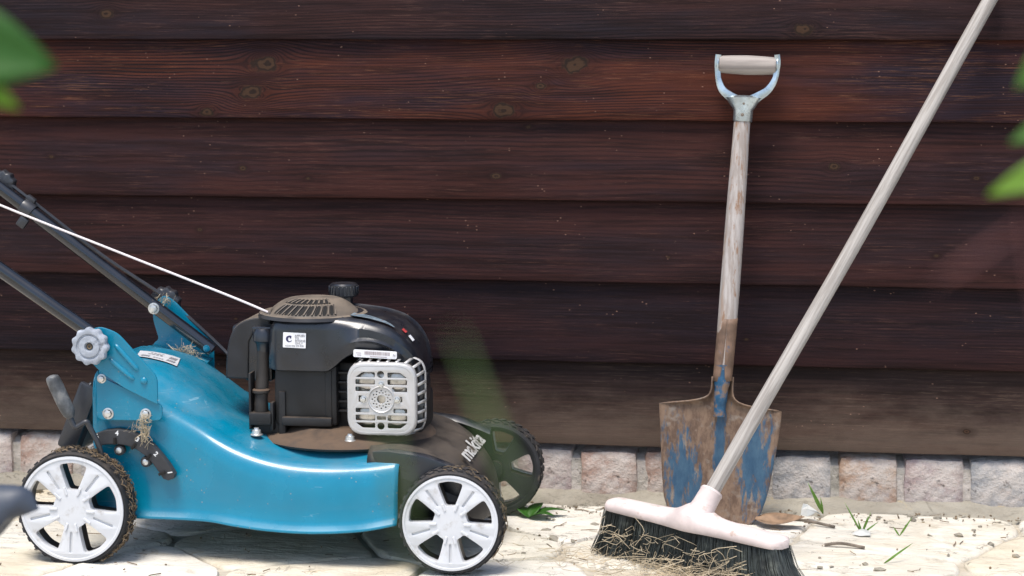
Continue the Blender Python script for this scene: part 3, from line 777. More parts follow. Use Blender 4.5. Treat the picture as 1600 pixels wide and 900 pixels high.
bm = nb(); box(bm, (-.382, -.436, .232), (.040, .03, .022), .003); box(bm, (-.401, -.43, .262), (.004, .03, .10), .001); box(bm, (-.362, -.436, .236), (.006, .02, .05), .002); obj('engine_bracket', bm, 'engine', mower)

# --- muffler with slotted guard
GX0, GX1, GZ0, GZ1, GY = -.2175, -.1000, .2165, .3395, -.482
cx, cz = (GX0 + GX1) / 2, (GZ0 + GZ1) / 2
loops = [outline_round([(GX0, GZ0), (GX1, GZ0), (GX1, GZ1), (GX0, GZ1)], .030, 6)]
hw = .0455; gap = .0095
def slot(x0, x1, z0, z1, r=.002): loops.append(outline_round([(cx + x0, cz + z0), (cx + x1, cz + z0), (cx + x1, cz + z1), (cx + x0, cz + z1)], r, 2))
for sg in (-1, 1):
    a, b = (-.045, -.011) if sg < 0 else (.011, .045)
    loops.append(outline_round([(cx + a, cz + .038), (cx + b, cz + .038)] + ([(cx + b, cz + .047), (cx + a + .012, cz + .047)] if sg < 0 else [(cx + b - .012, cz + .047), (cx + a, cz + .047)]), .002, 2))
    slot(a, b, .0255, .0345)
    slot(a, b if sg < 0 else b, .0125, .0215) if False else slot(*((-.045, -.019) if sg < 0 else (.019, .045)), .0135, .0215)
    slot(*((-.045, -.021) if sg < 0 else (.021, .045)), -.0235, -.0155)
    slot(a, b, -.0375, -.0275)
    loops.append(outline_round([(cx + a, cz - .041), (cx + b, cz - .041)] + ([(cx + b, cz - .050), (cx + a + .012, cz - .050)] if sg < 0 else [(cx + b - .012, cz - .050), (cx + a, cz - .050)]), .002, 2))
slot(-.008, .008, -.036, -.029)
loops.append(circ(cx - .001, cz + .0435, .0062)); loops.append(circ(cx - .001, cz - .0465, .0062))
slot(-.0395, -.033, -.005, .006, .001); slot(.033, .0365, -.004, .005, .001)
for k in range(12):
    a = 2 * math.pi * k / 12; loops.append(circ(cx + .0155 * math.cos(a), cz + .0155 * math.sin(a), .0013, 8))
    a += math.pi / 12; loops.append(circ(cx + .0118 * math.cos(a), cz + .0118 * math.sin(a), .0011, 8))
loops.append(circ(cx, cz, .0075, 16))
bm = join(plate(loops, .003, side(GY), .0008))
# dished centre and bolts
lathe(bm, [(.024, .0003), (.0225, .0022), (.0205, .0005)], (cx, GY, cz), OUT, 40)
guard = obj('muffler_guard', bm, 'silver', mower, smooth=35)
bm = nb(); lathe(bm, [(.0098, -.003), (.006, -.007), (0, -.008)], (cx, GY, cz), OUT, 24); obj('outlet_dish', bm, 'muffler', guard)
for dx, dz in ((0, .026), (-.031, 0), (.028, 0)):
    bm = nb(); bolt(bm, (cx + dx, GY, cz + dz), OUT, .0042, .004); obj('guard_bolt', bm, 'zinc', guard)
# rim: rounded shoulder strip, then slotted side, top and bottom walls
bm = nb(); o_ = outline_round([(GX0, GZ0), (GX1, GZ0), (GX1, GZ1), (GX0, GZ1)], .030, 8); rows = []
def infl(L, d):
    c = Vector((cx, cz)); out = []
    for p in L:
        q = Vector(p) - c; out.append((c.x + q.x * (1 + d / .06), c.y + q.y * (1 + d / .06)))
    return out
for d, y in ((-.004, GY - .0002), (-.0005, GY + .0008), (.0015, GY + .0035), (.002, GY + .008), (.002, GY + .014)):
    rows.append([(x, y, z) for x, z in infl(o_, d)])
grid(bm, rows, close_v=True)
def flare(p, k):      # the guard widens towards the engine
    return (p[0] + .008 * k * max(0, min(1, (p[0] - cx) / .05)), p[1] + .004 * k * (p[1] - cz) / .06)
grid(bm, [[(*flare((x, z), k)[:1], y, flare((x, z), k)[1]) for x, z in infl(o_, .002)] for y, k in ((GY + .050, .9), (GY + .058, 1))], close_v=True)
# bars across the depth leave slots between them
L = infl(o_, .002); per = [0]
for i in range(len(L)): per.append(per[-1] + (Vector(L[(i + 1) % len(L)]) - Vector(L[i])).length)
tot = per[-1]; nbar = 28
def at_per(s):
    s %= tot
    for i in range(len(L)):
        if per[i + 1] >= s:
            t = (s - per[i]) / max(per[i + 1] - per[i], 1e-9); a, b = Vector(L[i]), Vector(L[(i + 1) % len(L)]); return a + (b - a) * t, (b - a).normalized()
for k in range(nbar):
    rows = []
    for s in (-.0024, 0, .0024):
        p, t = at_per((k + .5) / nbar * tot + s); q0, q1 = flare(p, 0), flare(p, .93); rows.append([(q0[0], GY + .012, q0[1]), (q1[0], GY + .052, q1[1])])
    grid(bm, rows)
shell = obj('guard_rim', bm, 'silver', guard); md = shell.modifiers.new('thickness', 'SOLIDIFY'); md.thickness = .0018; md.offset = -1
bm = nb(); box(bm, (cx, GY + .034, cz), (.100, .044, .104), .016, None, 4); lathe(bm, [(.026, 0), (.026, .006), (.02, .009), (0, .009)], (cx, GY + .014, cz), OUT, 32)
for sx in (-1, 1):
    for sz in (-1, 1): lathe(bm, [(.017, 0), (.016, .004), (.010, .0065), (0, .007)], (cx + sx * .026, GY + .0125, cz + sz * .030), OUT, 24)
obj('muffler', bm, 'muffler', mower)
# right end: air cleaner body, spark lead with grey boot
bm = nb(); box(bm, (-.130, -.345, .300), (.046, .12, .10), .014, None, 3); lathe(bm, [(0, .026), (.024, .024), (.030, .015), (.031, -.03), (.02, -.034)], (-.122, -.365, .282), (1, 0, 0), 28)
obj('air_cleaner', bm, 'black', mower)
bm = nb(); tube(bm, spline([(-.104, -.425, .330), (-.098, -.435, .300), (-.100, -.438, .270), (-.104, -.43, .25)], 6), .0045, 10); lead = obj('spark_lead', bm, 'black_clean', mower)
bm = nb(); lathe(bm, [(.004, .004), (.008, .003), (.0085, 0), (.0068, -.002), (.0062, -.026), (.004, -.03)], (-.101, -.437, .262), (0, 0, 1), 20); obj('lead_boot', bm, 'lever', lead)
for c in ((-.385, -.462, .206), (-.215, -.478, .203), (-.14, -.235, .203)):
    bm = nb(); lathe(bm, [(0, .013), (.004, .013), (.005, .010), (.0078, .009), (.0085, .003), (.011, .0015), (.011, 0)], c, (0, 0, 1), 12); obj('engine_bolt', bm, 'zinc', mower)

# --- handle tubes, cross bar
def htube(p0, p1, r=.0128):
    bm = nb(); tube(bm, [p0, p1], r, 20); return bm
NT0, NT1 = Vector((-.600, -.528, .352)), Vector((-1.26, -.528, .794))
FT0, FT1 = Vector((-.548, -.165, .306)), Vector((-1.26, -.165, .832))
bm = htube(NT0, NT1); ht = obj('handle_tube', bm, 'tube', mower)
bm = htube(FT0, FT1); ft = obj('handle_tube', bm, 'tube', mower)
bm = nb(); tube(bm, spline([NT1 + Vector((.0, 0, 0)), NT1 + Vector((-.05, .02, .035)), (NT1 + FT1) / 2 + Vector((-.07, 0, .045)), FT1 + Vector((-.05, -.02, .035)), FT1], 6), .0128, 16); obj('handle_bar', bm, 'tube', mower)
bm = nb(); bolt(bm, (-.556, -.1785, .312), OUT, .0045, .002); obj('tube_plug', bm, 'blue', ft)
bm = nb(); bolt(bm, (-.657, -.178, .386), OUT, .0075, .006); obj('tube_bolt', bm, 'zinc', ft)
def scallop_knob(c, r, axis, mat, name, parent):
    bm = nb(); ax = Vector(axis); u = ax.orthogonal().normalized(); v = ax.cross(u); n = 100; c = Vector(c)
    pr = [(.0, -.016), (.80, -.016), (.93, -.014), (.99, -.008), (1.0, 0), (.95, .0045), (.86, .006), (.72, .0055), (.68, .0032), (.60, .0028), (.56, .0055), (.36, .0062), (.26, .006), (.22, .001), (0, .001)]
    rows = []
    for k, (f, h) in enumerate(pr):
        row = []
        for i in range(n):
            a = 2 * math.pi * i / n; lob = 1 + (.055 * math.cos(a * 11) if f > .8 else 0)
            row.append(c + ax * h + (u * math.cos(a) + v * math.sin(a)) * max(f, 1e-4) * r * lob)
        rows.append(row)
    grid(bm, rows, close_v=True); bmesh.ops.remove_doubles(bm, verts=bm.verts, dist=2e-5)
    o = obj(name, bm, mat, parent)
    bm = nb(); lathe(bm, [(.0048, .0018), (.0040, .0026), (0, .0012)], c, ax, 16); obj('knob_hole', bm, 'straw_dark', o)
    return o
scallop_knob((-.6445, -.572, .3735), .0315, OUT, 'knob', 'handle_knob', mower)
scallop_knob((-.652, -.118, .390), .0305, (0, 1, 0), 'black_clean', 'handle_knob', mower)
scallop_knob((-.962, -.138, .616), .026, (0, 1, 0), 'black_clean', 'fold_knob', mower)
bm = nb(); lathe(bm, [(0, .014), (.006, .014), (.006, -.03)], (-.6445, -.56, .3735), OUT, 16); obj('knob_bolt', bm, 'black_clean', mower)
# cable and clip along the far tube
bm = nb(); tube(bm, spline([(-1.24, -.160, .838), (-.969, -.150, .634), (-.90, -.150, .583), (-.769, -.142, .482), (-.657, -.135, .408), (-.595, -.14, .360), (-.518, -.15, .293), (-.47, -.20, .262)], 6), .0035, 8)
obj('control_cable', bm, 'black_clean', mower)
bm = nb(); d = (FT1 - FT0).normalized(); pc = FT0 + d * ((-.905 - FT0.x) / d.x)
m4 = frame((0, 0, 0), d, (0, -1, 0))
lathe(bm, [(.0155, -.012), (.0165, -.008), (.0165, .008), (.0155, .012)], pc, d, 20); box(bm, pc + Vector((-.006, -.012, -.024)), (.018, .010, .020), .002, m4); box(bm, pc + Vector((.006, .004, .018)), (.02, .012, .012), .003, m4)
obj('cable_clip', bm, 'black_clean', mower)

# --- near handle bracket: swivel plate with ribs above, fixed plate with bolts below
up_ = outline_round([(-.672, .372), (-.640, .408), (-.602, .395), (-.5335, .321), (-.5335, .272), (-.590, .298), (-.640, .330)], [.02, .03, .012, .012, .002, .01, .02], 5)
me = plate([up_], .004, side(-.552), .0012); brk = obj('swivel_bracket', me, 'blue', mower)
for a, b in (((-.607, .375), (-.566, .330)), ((-.618, .350), (-.574, .314))):
    bm = nb(); P0, P1 = Vector((a[0], -.5515, a[1])), Vector((b[0], -.5515, b[1]))
    tube(bm, [P0 + (P1 - P0) * t for t in (0, .04, .12, .5, .88, .96, 1)], [.001, .0032, .0046, .0048, .0048, .0034, .001], 14); obj('pressed_rib', bm, 'blue', brk)
bm = nb(); lathe(bm, [(.0062, -.001), (.0058, .0022), (.004, .0038), (0, .0044)], (-.557, -.552, .313), OUT, 24); obj('rivet', bm, 'blue', brk)
lo_ = outline_round([(-.641, .330), (-.639, .318), (-.5285, .270), (-.5285, .243), (-.645, .241), (-.645, .31)], [.004, .004, .006, .016, .014, .01], 5)
me = plate([lo_], .005, side(-.545), .0012); low = obj('fixed_bracket', me, 'blue', mower)
for x, z, r in ((-.634, .314, .0055), (-.624, .2535, .0068), (-.557, .2545, .0066)):
    bm = nb(); bolt(bm, (x, -.545, z), OUT, r, .007); obj('bracket_bolt', bm, 'zinc', low)
# inner flange joining the bracket to the deck
bm = nb(); box(bm, (-.60, -.531, .275), (.085, .022, .06), .003); obj('bracket_flange', bm, 'blue', mower)
# --- far handle bracket
fb2 = outline_round([(-.672, .362), (-.668, .392), (-.648, .408), (-.628, .396), (-.552, .318), (-.552, .262), (-.645, .286), (-.671, .296), (-.671, .314), (-.660, .322)], [.012, .02, .02, .012, .004, .004, .004, .004, .004, .012], 4)
me = plate([fb2], .004, side(-.142), .0010); fbk = obj('swivel_bracket', me, 'blue', mower)
bm = nb(); rows = [[(x, y, z - (x + .671) * .19) for x in np.linspace(-.671, -.552, 8)] for y, z in ((-.146, .312), (-.160, .311), (-.190, .309), (-.194, .305), (-.194, .285))]
grid(bm, rows); fl = obj('bracket_flange', bm, 'blue', fbk); md = fl.modifiers.new('thickness', 'SOLIDIFY'); md.thickness = .0025

# --- rear flap, height lever, scale
bm = nb(); rows = []
for t in np.linspace(0, 1, 10):
    x = -.664 - .05 * t ** 1.1; z = .300 - .125 * t
    rows.append([(x - .012 + (.012 if t < .1 else 0), -.515, z - .001), (x, -.510, z), (x + .02 * min(1, t * 4 + .3), -.50, z), (x + .012, -.19, z), (x, -.18, z)])
grid(bm, rows); fl = obj('rear_flap', bm, 'black_clean', mower); md = fl.modifiers.new('thickness', 'SOLIDIFY'); md.thickness = .006
bm = nb(); box(bm, (-.690, -.512, .240), (.036, .012, .125), .006, Matrix.Rotation(R(22), 4, 'Y')); obj('flap_edge', bm, 'black_clean', fl)
bm = nb(); tube(bm, spline([(-.714, -.572, .3225), (-.7125, -.572, .318), (-.708, -.572, .308), (-.698, -.572, .286), (-.686, -.572, .26), (-.681, -.572, .249)], 3), [.003, .0075, .0100, .0112, .0118, .0122, .0124, .0126, .0126, .0126, .0124, .012, .0112, .010, .008, .006], 18)
lv = obj('height_lever', bm, 'lever', mower)
bm = nb(); tube(bm, spline([(-.684, -.572, .254), (-.675, -.572, .234), (-.668, -.570, .236), (-.656, -.568, .242), (-.651, -.566, .234), (-.634, -.562, .192), (-.640, -.55, .15), (-.672, -.54, .10)], 5), .0048, 10); obj('lever_arm', bm, 'black_clean', lv)
def arc(r, a): return (-.606 + r * math.cos(R(a)), .118 + r * math.sin(R(a)))
arc_o = [(-.650, .2165), (-.630, .224), (-.609, .2265), (-.585, .223), (-.563, .213), (-.545, .199), (-.530, .182), (-.517, .165), (-.508, .150), (-.510, .143), (-.520, .139), (-.529, .142), (-.536, .153), (-.546, .167), (-.558, .180), (-.574, .191), (-.592, .198), (-.609, .200), (-.628, .199), (-.648, .195)]
me = plate([arc_o], .016, side(-.546), .0015); sca = obj('height_scale', me, 'scale', mower)
for x, z, a in ((-.6125, .206, 0), (-.5795, .198, 35), (-.5535, .180, 45), (-.5300, .152, 65)):
    bm = nb(); box(bm, (x, -.5475, z), (.0045, .006, .012), .0005, Matrix.Rotation(R(a), 4, 'Y'), 1); obj('notch', bm, 'backing', sca)
for s_, x, z, a in (('5', -.6445, .2125, -15), ('4', -.609, .2195, 5), ('3', -.5725, .2095, 30), ('2', -.5405, .185, 45), ('1', -.5165, .1535, 80)):
    obj('numeral', text(s_, .0115, side(-.5466) @ Matrix.Translation((x, z, 0)) @ Matrix.Rotation(R(-a), 4, 'Z'), bold=.0004), 'white_paint', sca, smooth=0)
for x, z in ((-.607, .189), (-.560, .170)):
    bm = nb(); lathe(bm, [(0, .010), (.008, .010), (.0095, .008), (.0095, 0)], (x, -.534, z), OUT, 20); tb = obj('screw_tab', bm, 'scale', sca)
    bm = nb(); lathe(bm, [(.0055, 0), (.0052, .002), (.003, .003), (0, .0032)], (x, -.544, z), OUT, 16)
    obj('screw', bm, 'zinc', tb)
# axles
for x, z in ((-.0215, .0905), (-.676, .0945)):
    bm = nb(); tube(bm, [(x, -.545, z), (x, -.145, z)], .006, 12); obj('axle', bm, 'zinc', mower)
for y in (-.505, -.185):
    bm = nb(); box(bm, (-.645, y, .15), (.03, .02, .13), .004); obj('axle_bracket', bm, 'black_clean', mower)


# --- dry clippings caught on the mower
def clump(c, n, spread, ln, r0=.0005, flat=None, seed=1):
    q = random.Random(seed); it = []
    for _ in range(n):
        p = Vector(c) + Vector([q.gauss(0, s) for s in spread]); d = Vector((q.gauss(0, 1), q.gauss(0, .6), q.gauss(0, 1)))
        if flat: d = d + Vector(flat) * 2
        d.normalize(); l = ln * q.uniform(.4, 1.2); b = Vector((q.gauss(0, 1), q.gauss(0, 1), q.gauss(0, 1))) * l * .22
        it.append((spline([p - d * l / 2, p + b * .6, p + d * l / 2 + b * q.uniform(-.6, .6)], 3), r0 * q.uniform(.6, 1.3)))
    return it
bm = strands(nb(), clump((-.557, -.556, .246), 26, (.004, .003, .004), .016, .0004, seed=2) + clump((-.556, -.557, .226), 70, (.0035, .003, .010), .022, .0004, flat=(0, 0, 1), seed=3) + clump((-.572, -.552, .232), 22, (.006, .002, .005), .016, .0003, seed=4))
obj('grass_clippings', bm, 'straw', mower, kind='stuff')
bm = strands(nb(), clump((-.598, -.185, .306), 55, (.014, .006, .004), .028, .0004, seed=5) + clump((-.585, -.19, .292), 40, (.012, .005, .006), .024, .0004, seed=6) + clump((-.640, -.158, .398), 38, (.010, .006, .004), .016, .0004, seed=7))
obj('grass_clippings', bm, 'straw', mower, kind='stuff')
q = random.Random(21); it = []
for _ in range(330):
    a = R(q.uniform(-62, 112)); rr = .1 + q.uniform(-.001, .004); y = q.uniform(-.586, -.545)
    p = Vector((-.678 + rr * math.cos(a), y, .0935 + rr * math.sin(a))); t = Vector((-math.sin(a), q.gauss(0, .7), math.cos(a))) + Vector((q.gauss(0, .5), 0, q.gauss(0, .5)))
    t.normalize(); l = q.uniform(.004, .014); nrm = Vector((math.cos(a), 0, math.sin(a)))
    it.append(([p - t * l / 2, p + nrm * q.uniform(.0, .003), p + t * l / 2], q.uniform(.0004, .0009)))
obj('caked_clippings', strands(nb(), it), 'straw_dark', w_nr, kind='stuff')
it = []
for _ in range(90):
    a = R(q.uniform(-50, 100)); rr = .0885 + q.uniform(0, .003); y = q.uniform(-.584, -.545)
    p = Vector((-.0215 + rr * math.cos(a), y, .0905 + rr * math.sin(a))); t = Vector((-math.sin(a), q.gauss(0, .7), math.cos(a))); t.normalize(); l = q.uniform(.005, .014)
    it.append(([p - t * l / 2, p + Vector((math.cos(a), 0, math.sin(a))) * .001, p + t * l / 2], q.uniform(.0004, .0007)))
obj('caked_clippings', strands(nb(), it), 'straw_dark', w_nf, kind='stuff')

# ------------------------------------------------------------------ spade
LEAN = .13
def sp(x, z, off=0): return Vector((x, -.140 + LEAN * z + off, z))
spade = empty('spade', (.42, -.14, 0), label='rusty blue digging spade with D-handle leaning on the timber wall', category='spade')
# blade outline (half rows by height), curved across, shoulders flat
zs_ = [-.004, .004, .014, .035, .07, .105, .14, .175, .205, .214]
xl = crv(zs_, [.385, .345, .322, .309, .303, .300, .298, .296, .294, .294]); xr = crv(zs_, [.455, .470, .480, .489, .499, .505, .511, .516, .519, .519])
bm = nb(); rows = []
for z in list(np.linspace(-.004, .03, 9)) + list(np.linspace(.045, .205, 15)) + [.210, .213, .2145, .216, .218, .221, .225, .230, .236, .243, .251, .260, .268]:
    row = []
    for j in range(25):
        u = j / 24; x = xl(z) + (xr(z) - xl(z)) * u
        if z > .213:
            k_ = (z - .213) / .055; hw_ = .0185 + .094 * math.exp(-k_ * 9); x = .408 + .002 * k_ + hw_ * (2 * u - 1) * min(1, .9 + k_ * 3)
        bend = .016 * (2 * u - 1) ** 2 * -1           # sides come forward
        rib = .007 * math.exp(-((x - .407) / .011) ** 2) * min(1, max(0, (z - .10) / .05))
        zz = z - .012 * (1 - (2 * u - 1) ** 2) * max(0, 1 - (z + .004) / .03) * .6
        k2 = max(0, min(1, (z - .214) / .05)); wrap = -.016 * k2 * (2 * u - 1) ** 2
        row.append(sp(x, zz - .005 * (u - .5) * 2 * max(0, min(1, z / .2)) * (1 - k2), bend * .8 * (1 - k2) + wrap - rib * (1 - k2) + .006 + .012 * k2))
    rows.append(row)
grid(bm, rows)
# shoulders rise into the neck
bl = obj('blade', bm, 'blade', spade, smooth=60); md = bl.modifiers.new('thickness', 'SOLIDIFY'); md.thickness = .0028
# rolled socket: two straps closing round the shaft
bm = nb(); tube(bm, spline([sp(.4055, .196, -.004), sp(.4065, .225, -.006), sp(.409, .255, -.006), sp(.411, .290, -.004)], 5), [.011] * 5 + [.0125] * 5 + [.0145] * 5 + [.0165], 20)
sk = obj('socket', bm, 'socket', spade)
bm = nb(); rows = []
for t in np.linspace(0, 1, 12):
    z = .262 + .115 * t; c = sp(.4095 + .0085 * t, z, -.002); r = .0178 + .0006 * t
    a0 = -math.pi / 2 + .30 * (1 - t) ** 3 + .01; a1 = 1.5 * math.pi - .30 * (1 - t) ** 3 - .01
    rows.append([c + Vector((math.cos(a0 + (a1 - a0) * k / 24) * r, math.sin(a0 + (a1 - a0) * k / 24) * r, 0)) for k in range(25)])
grid(bm, rows); st_ = obj('socket_strap', bm, 'strap', spade); md = st_.modifiers.new('thickness', 'SOLIDIFY'); md.thickness = .0016
bm = nb(); ptsS = spline([sp(.4095, .262, -.002), sp(.4185, .396, -.002), sp(.4285, .573, -.001), sp(.438, .748, 0)], 8); n = len(ptsS)
tube(bm, ptsS, [.0165 + .0022 * math.sin(math.pi * min(1, i / n * 1.1)) - .0014 * (i / n) for i in range(n)], 24); obj('shaft', bm, 'spade_wood', spade)
# D-handle: ferrule, two arms, round wooden grip
bm = nb(); ax = (sp(.44, .79) - sp(.438, .735)).normalized()
lathe(bm, [(.0168, -.002), (.0178, 0), (.0182, .020), (.0215, .036), (.0225, .042), (.016, .046), (0, .047)], sp(.4385, .740), ax, 28)
for v in bm.verts:
    if v.co.z > .765: v.co.x = .4395 + (v.co.x - .4395) * (1 + (v.co.z - .765) * 34); 
yk = obj('handle_yoke', bm, 'galv', spade)
for sg in (-1, 1):
    path = [sp(.440 + sg * .010, .776), sp(.441 + sg * .026, .785), sp(.4425 + sg * .042, .797), sp(.4445 + sg * .0515, .815), sp(.4455 + sg * .0545, .833), sp(.446 + sg * .0555, .848), sp(.446 + sg * .054, .862)]
    P = spline(path, 5); bm = nb(); rows = []
    for i, p in enumerate(P):
        t = (P[min(i + 1, len(P) - 1)] - P[max(i - 1, 0)]).normalized(); nrm = Vector((t.z, 0, -t.x)) * sg; wy = Vector((0, 1, 0))
        hw = .0125 - .004 * min(1, i / 12) + (.004 * max(0, (i - 20) / 10)); th = .0095 - .0045 * min(1, i / 16)
        rows.append([p + nrm * th - wy * hw * .8, p + nrm * th * .4 - wy * hw, p - nrm * th - wy * hw * .8, p - nrm * th + wy * hw * .8, p + nrm * th + wy * hw * .8])
    grid(bm, rows, close_v=True, cap=True); obj('handle_arm', bm, 'galv', yk)
    bm = nb(); lathe(bm, [(.0135, 0), (.014, .002), (.009, .0032), (.005, .0036), (.0045, .0065), (0, .007)], sp(.446 + sg * .0535, .8445), (sg, 0, -.03 * sg), 24); obj('grip_cap', bm, 'galv', yk)
bm = nb(); prof_g = [(0, -.052), (.0148, -.052), (.0160, -.048), (.0172, -.03), (.0182, 0), (.0172, .03), (.0160, .048), (.0148, .052), (0, .052)]
lathe(bm, prof_g, sp(.446, .8425), (1, 0, -.03), 28); obj('grip', bm, 'spade_grip', spade)
for z in (.752, .773):
    bm = nb(); lathe(bm, [(.0032, -.001), (.0030, .0012), (.0016, .002), (0, .0022)], sp(.4385 + (z - .752) * .1, z, -.0188), (0, -1, .1), 14); obj('rivet', bm, 'backing' if 0 else 'twig', yk)

# ------------------------------------------------------------------ broom
broom = empty('broom', (.385, -.475, 0), label='wide push broom with pinkish head and dark bristles in front of the spade', category='broom')
BL, BRt = Vector((.226, -.385, .087)), Vector((.534, -.600, .077)); ax = (BRt - BL); Lh = ax.length; ax.normalize()
lt = Vector((ax.y, -ax.x, 0)).normalized()         # horizontal, towards the camera (-y)
if lt.y > 0: lt = -lt
upb = ax.cross(lt); upb = upb if upb.z > 0 else -upb
bm = nb(); rows = []
for i in range(41):
    t = i / 40; s = abs(2 * t - 1)
    e = min(1, (min(t, 1 - t) * Lh) / .022); rnd_ = math.sqrt(max(0, 1 - (1 - e) ** 2)) if e < 1 else 1
    hw = (.0265 + .006 * math.exp(-((t - .5) / .10) ** 2)) * (.35 + .65 * rnd_); hh = .009 + .003 * (1 - s); top = .0115 + .020 * math.exp(-((t - .5) / .085) ** 2) + .004 * (1 - s)
    top *= (.6 + .4 * rnd_)
    c = BL + ax * Lh * t
    sec = [(-.93, -.75), (-1, -.4), (-1, .25), (-.86, .62), (-.55, .9), (0, 1.0), (.55, .9), (.86, .62), (1, .25), (1, -.4), (.93, -.75), (0, -.75)]
    rows.append([c + lt * hw * a + upb * (top * b if b > 0 else hh * b) for a, b in sec])
grid(bm, rows, close_v=True, cap=True); head = obj('broom_head', bm, 'head_wood', broom, smooth=50)
H0 = BL + ax * Lh * .52 + upb * .014; H1 = Vector((.896, -.0175, .985)); hd = (H1 - H0).normalized()
bm = nb(); lathe(bm, [(.026, -.014), (.0235, .002), (.0205, .020), (.0195, .043), (.0205, .046), (.0185, .050), (.0130, .050)], H0, hd, 28); skt = obj('handle_socket', bm, 'head_wood', head)
bm = nb(); n = 30; tube(bm, [H0 + hd * .02 + (H1 - H0 - hd * .02) * i / n + Vector((.0035 * math.sin(math.pi * i / n), 0, .0012 * math.sin(i * .3))) for i in range(n + 1)], [.0132] * (n + 1), 20)
me_ = obj('handle', bm, 'broom_wood', broom)
# rotate the grain: local z follows the handle
rotq = Vector((0, 0, 1)).rotation_difference(hd); me_.data.transform(rotq.to_matrix().to_4x4().inverted()); me_.rotation_euler = rotq.to_euler()
bm = nb(); lathe(bm, [(.004, -.001), (.0035, .0015), (0, .002)], H0 + hd * .035 + (-lt.cross(hd).cross(hd)).normalized() * 0 + lt * .0195 - ax * .004, lt, 12); obj('head_screw', bm, 'zinc', skt)
q = random.Random(4); it = []
for i in range(3400):
    t = q.uniform(.012, .988); v = q.uniform(-.88, .88)
    p = BL + ax * Lh * t + lt * .025 * v - upb * .006
    sp_ = (t - .5) * 2; fl_ = Vector((0, 0, 0)) + ax * (.014 * sp_ + (.045 * max(0, sp_ - .45)) + (-.012 * max(0, -sp_ - .6)) + q.gauss(0, .005)) + lt * (.012 * v + q.gauss(0, .005) + .004)
    gz = q.uniform(.001, .010); e = Vector((p.x, p.y, 0)) + fl_ + Vector((0, 0, gz))
    m_ = (p + e) / 2 - fl_ * .18
    it.append(([p, m_, e], q.uniform(.00045, .0008)))
obj('bristles', strands(nb(), it), 'bristle', broom, kind='stuff')
# dry grass caught in and in front of the bristles
it = []
for _ in range(95):
    t = min(.97, max(.0, abs(q.gauss(.0, .36)))) if q.random() < .75 else q.uniform(0, .9); hgt = q.uniform(.004, .07) * (1 - .4 * t)
    p = BL + ax * Lh * t + lt * (q.uniform(.028, .042)); p.z = hgt
    d = Vector((q.gauss(0, 1), q.gauss(0, .5), q.gauss(0, .8))).normalized(); l = q.uniform(.015, .05); b = Vector((q.gauss(0, 1), q.gauss(0, .4), q.gauss(0, 1))) * l * .25
    a_, c_ = p - d * l / 2, p + d * l / 2
    for z_ in (a_, c_): z_.z = max(z_.z, .002)
    it.append((spline([a_, p + b if (p + b).z > .002 else p, c_], 3), q.uniform(.00028, .00055)))
obj('caught_grass', strands(nb(), it), 'straw', broom, kind='stuff')

# ------------------------------------------------------------------ loose straw and litter on the paving
it = []
def straw(c, n, sx, sy, hz, lmin, lmax):
    for _ in range(n):
        p = Vector((q.gauss(c[0], sx), q.gauss(c[1], sy), abs(q.gauss(0, hz)) + .004)); a = q.uniform(0, math.pi * 2); l = q.uniform(lmin, lmax)
        d = Vector((math.cos(a), math.sin(a), q.gauss(0, .22))); k = Vector((-d.y, d.x, q.uniform(0, .5))) * l * q.gauss(0, .32)
        a_, c_ = p - d * l / 2, p + d * l / 2; a_.z = max(.003, a_.z); c_.z = max(.003, c_.z)
        it.append((spline([a_, p + k, c_], 4), q.uniform(.0003, .0006)))
straw((.35, -.535, 0), 110, .06, .022, .010, .03, .09); straw((.43, -.585, 0), 110, .04, .02, .016, .03, .08)
straw((.26, -.47, 0), 45, .06, .03, .004, .02, .06); straw((.20, -.44, 0), 90, .09, .06, .002, .015, .05)
obj('loose_straw', strands(nb(), it), 'straw', None, kind='stuff', label='loose dry straw swept up in front of the broom', category='straw')
it = []
for _ in range(150):
    p = Vector((q.uniform(-.9, .95), q.choice((q.uniform(-.75, -.05), q.uniform(-.25, -.03))), .003)); a = q.uniform(0, 6.28); l = q.uniform(.006, .03); d = Vector((math.cos(a), math.sin(a), 0))
    it.append(([p - d * l / 2, p + Vector((-d.y, d.x, .1)) * l * q.gauss(0, .15), p + d * l / 2], q.uniform(.0005, .0012)))
bm = strands(nb(), it)
for _ in range(420):
    p = Vector((q.uniform(-.95, 1.0), q.choice((q.uniform(-.75, -.03), q.gauss(-.06, .03), q.gauss(-.06, .03))), .003)); s = q.uniform(.0010, .0036)
    m4 = Matrix.Rotation(q.uniform(0, 6), 4, Vector((q.random(), q.random(), q.random())).normalized()); r = bmesh.ops.create_icosphere(bm, subdivisions=1, radius=s, matrix=Matrix.Translation(p) @ m4 @ Matrix.Diagonal((1, q.uniform(.5, 1), q.uniform(.3, .6), 1)))
obj('ground_litter', bm, 'straw_dark', None, kind='stuff', label='scattered twigs and grit on the stone paving', category='litter')

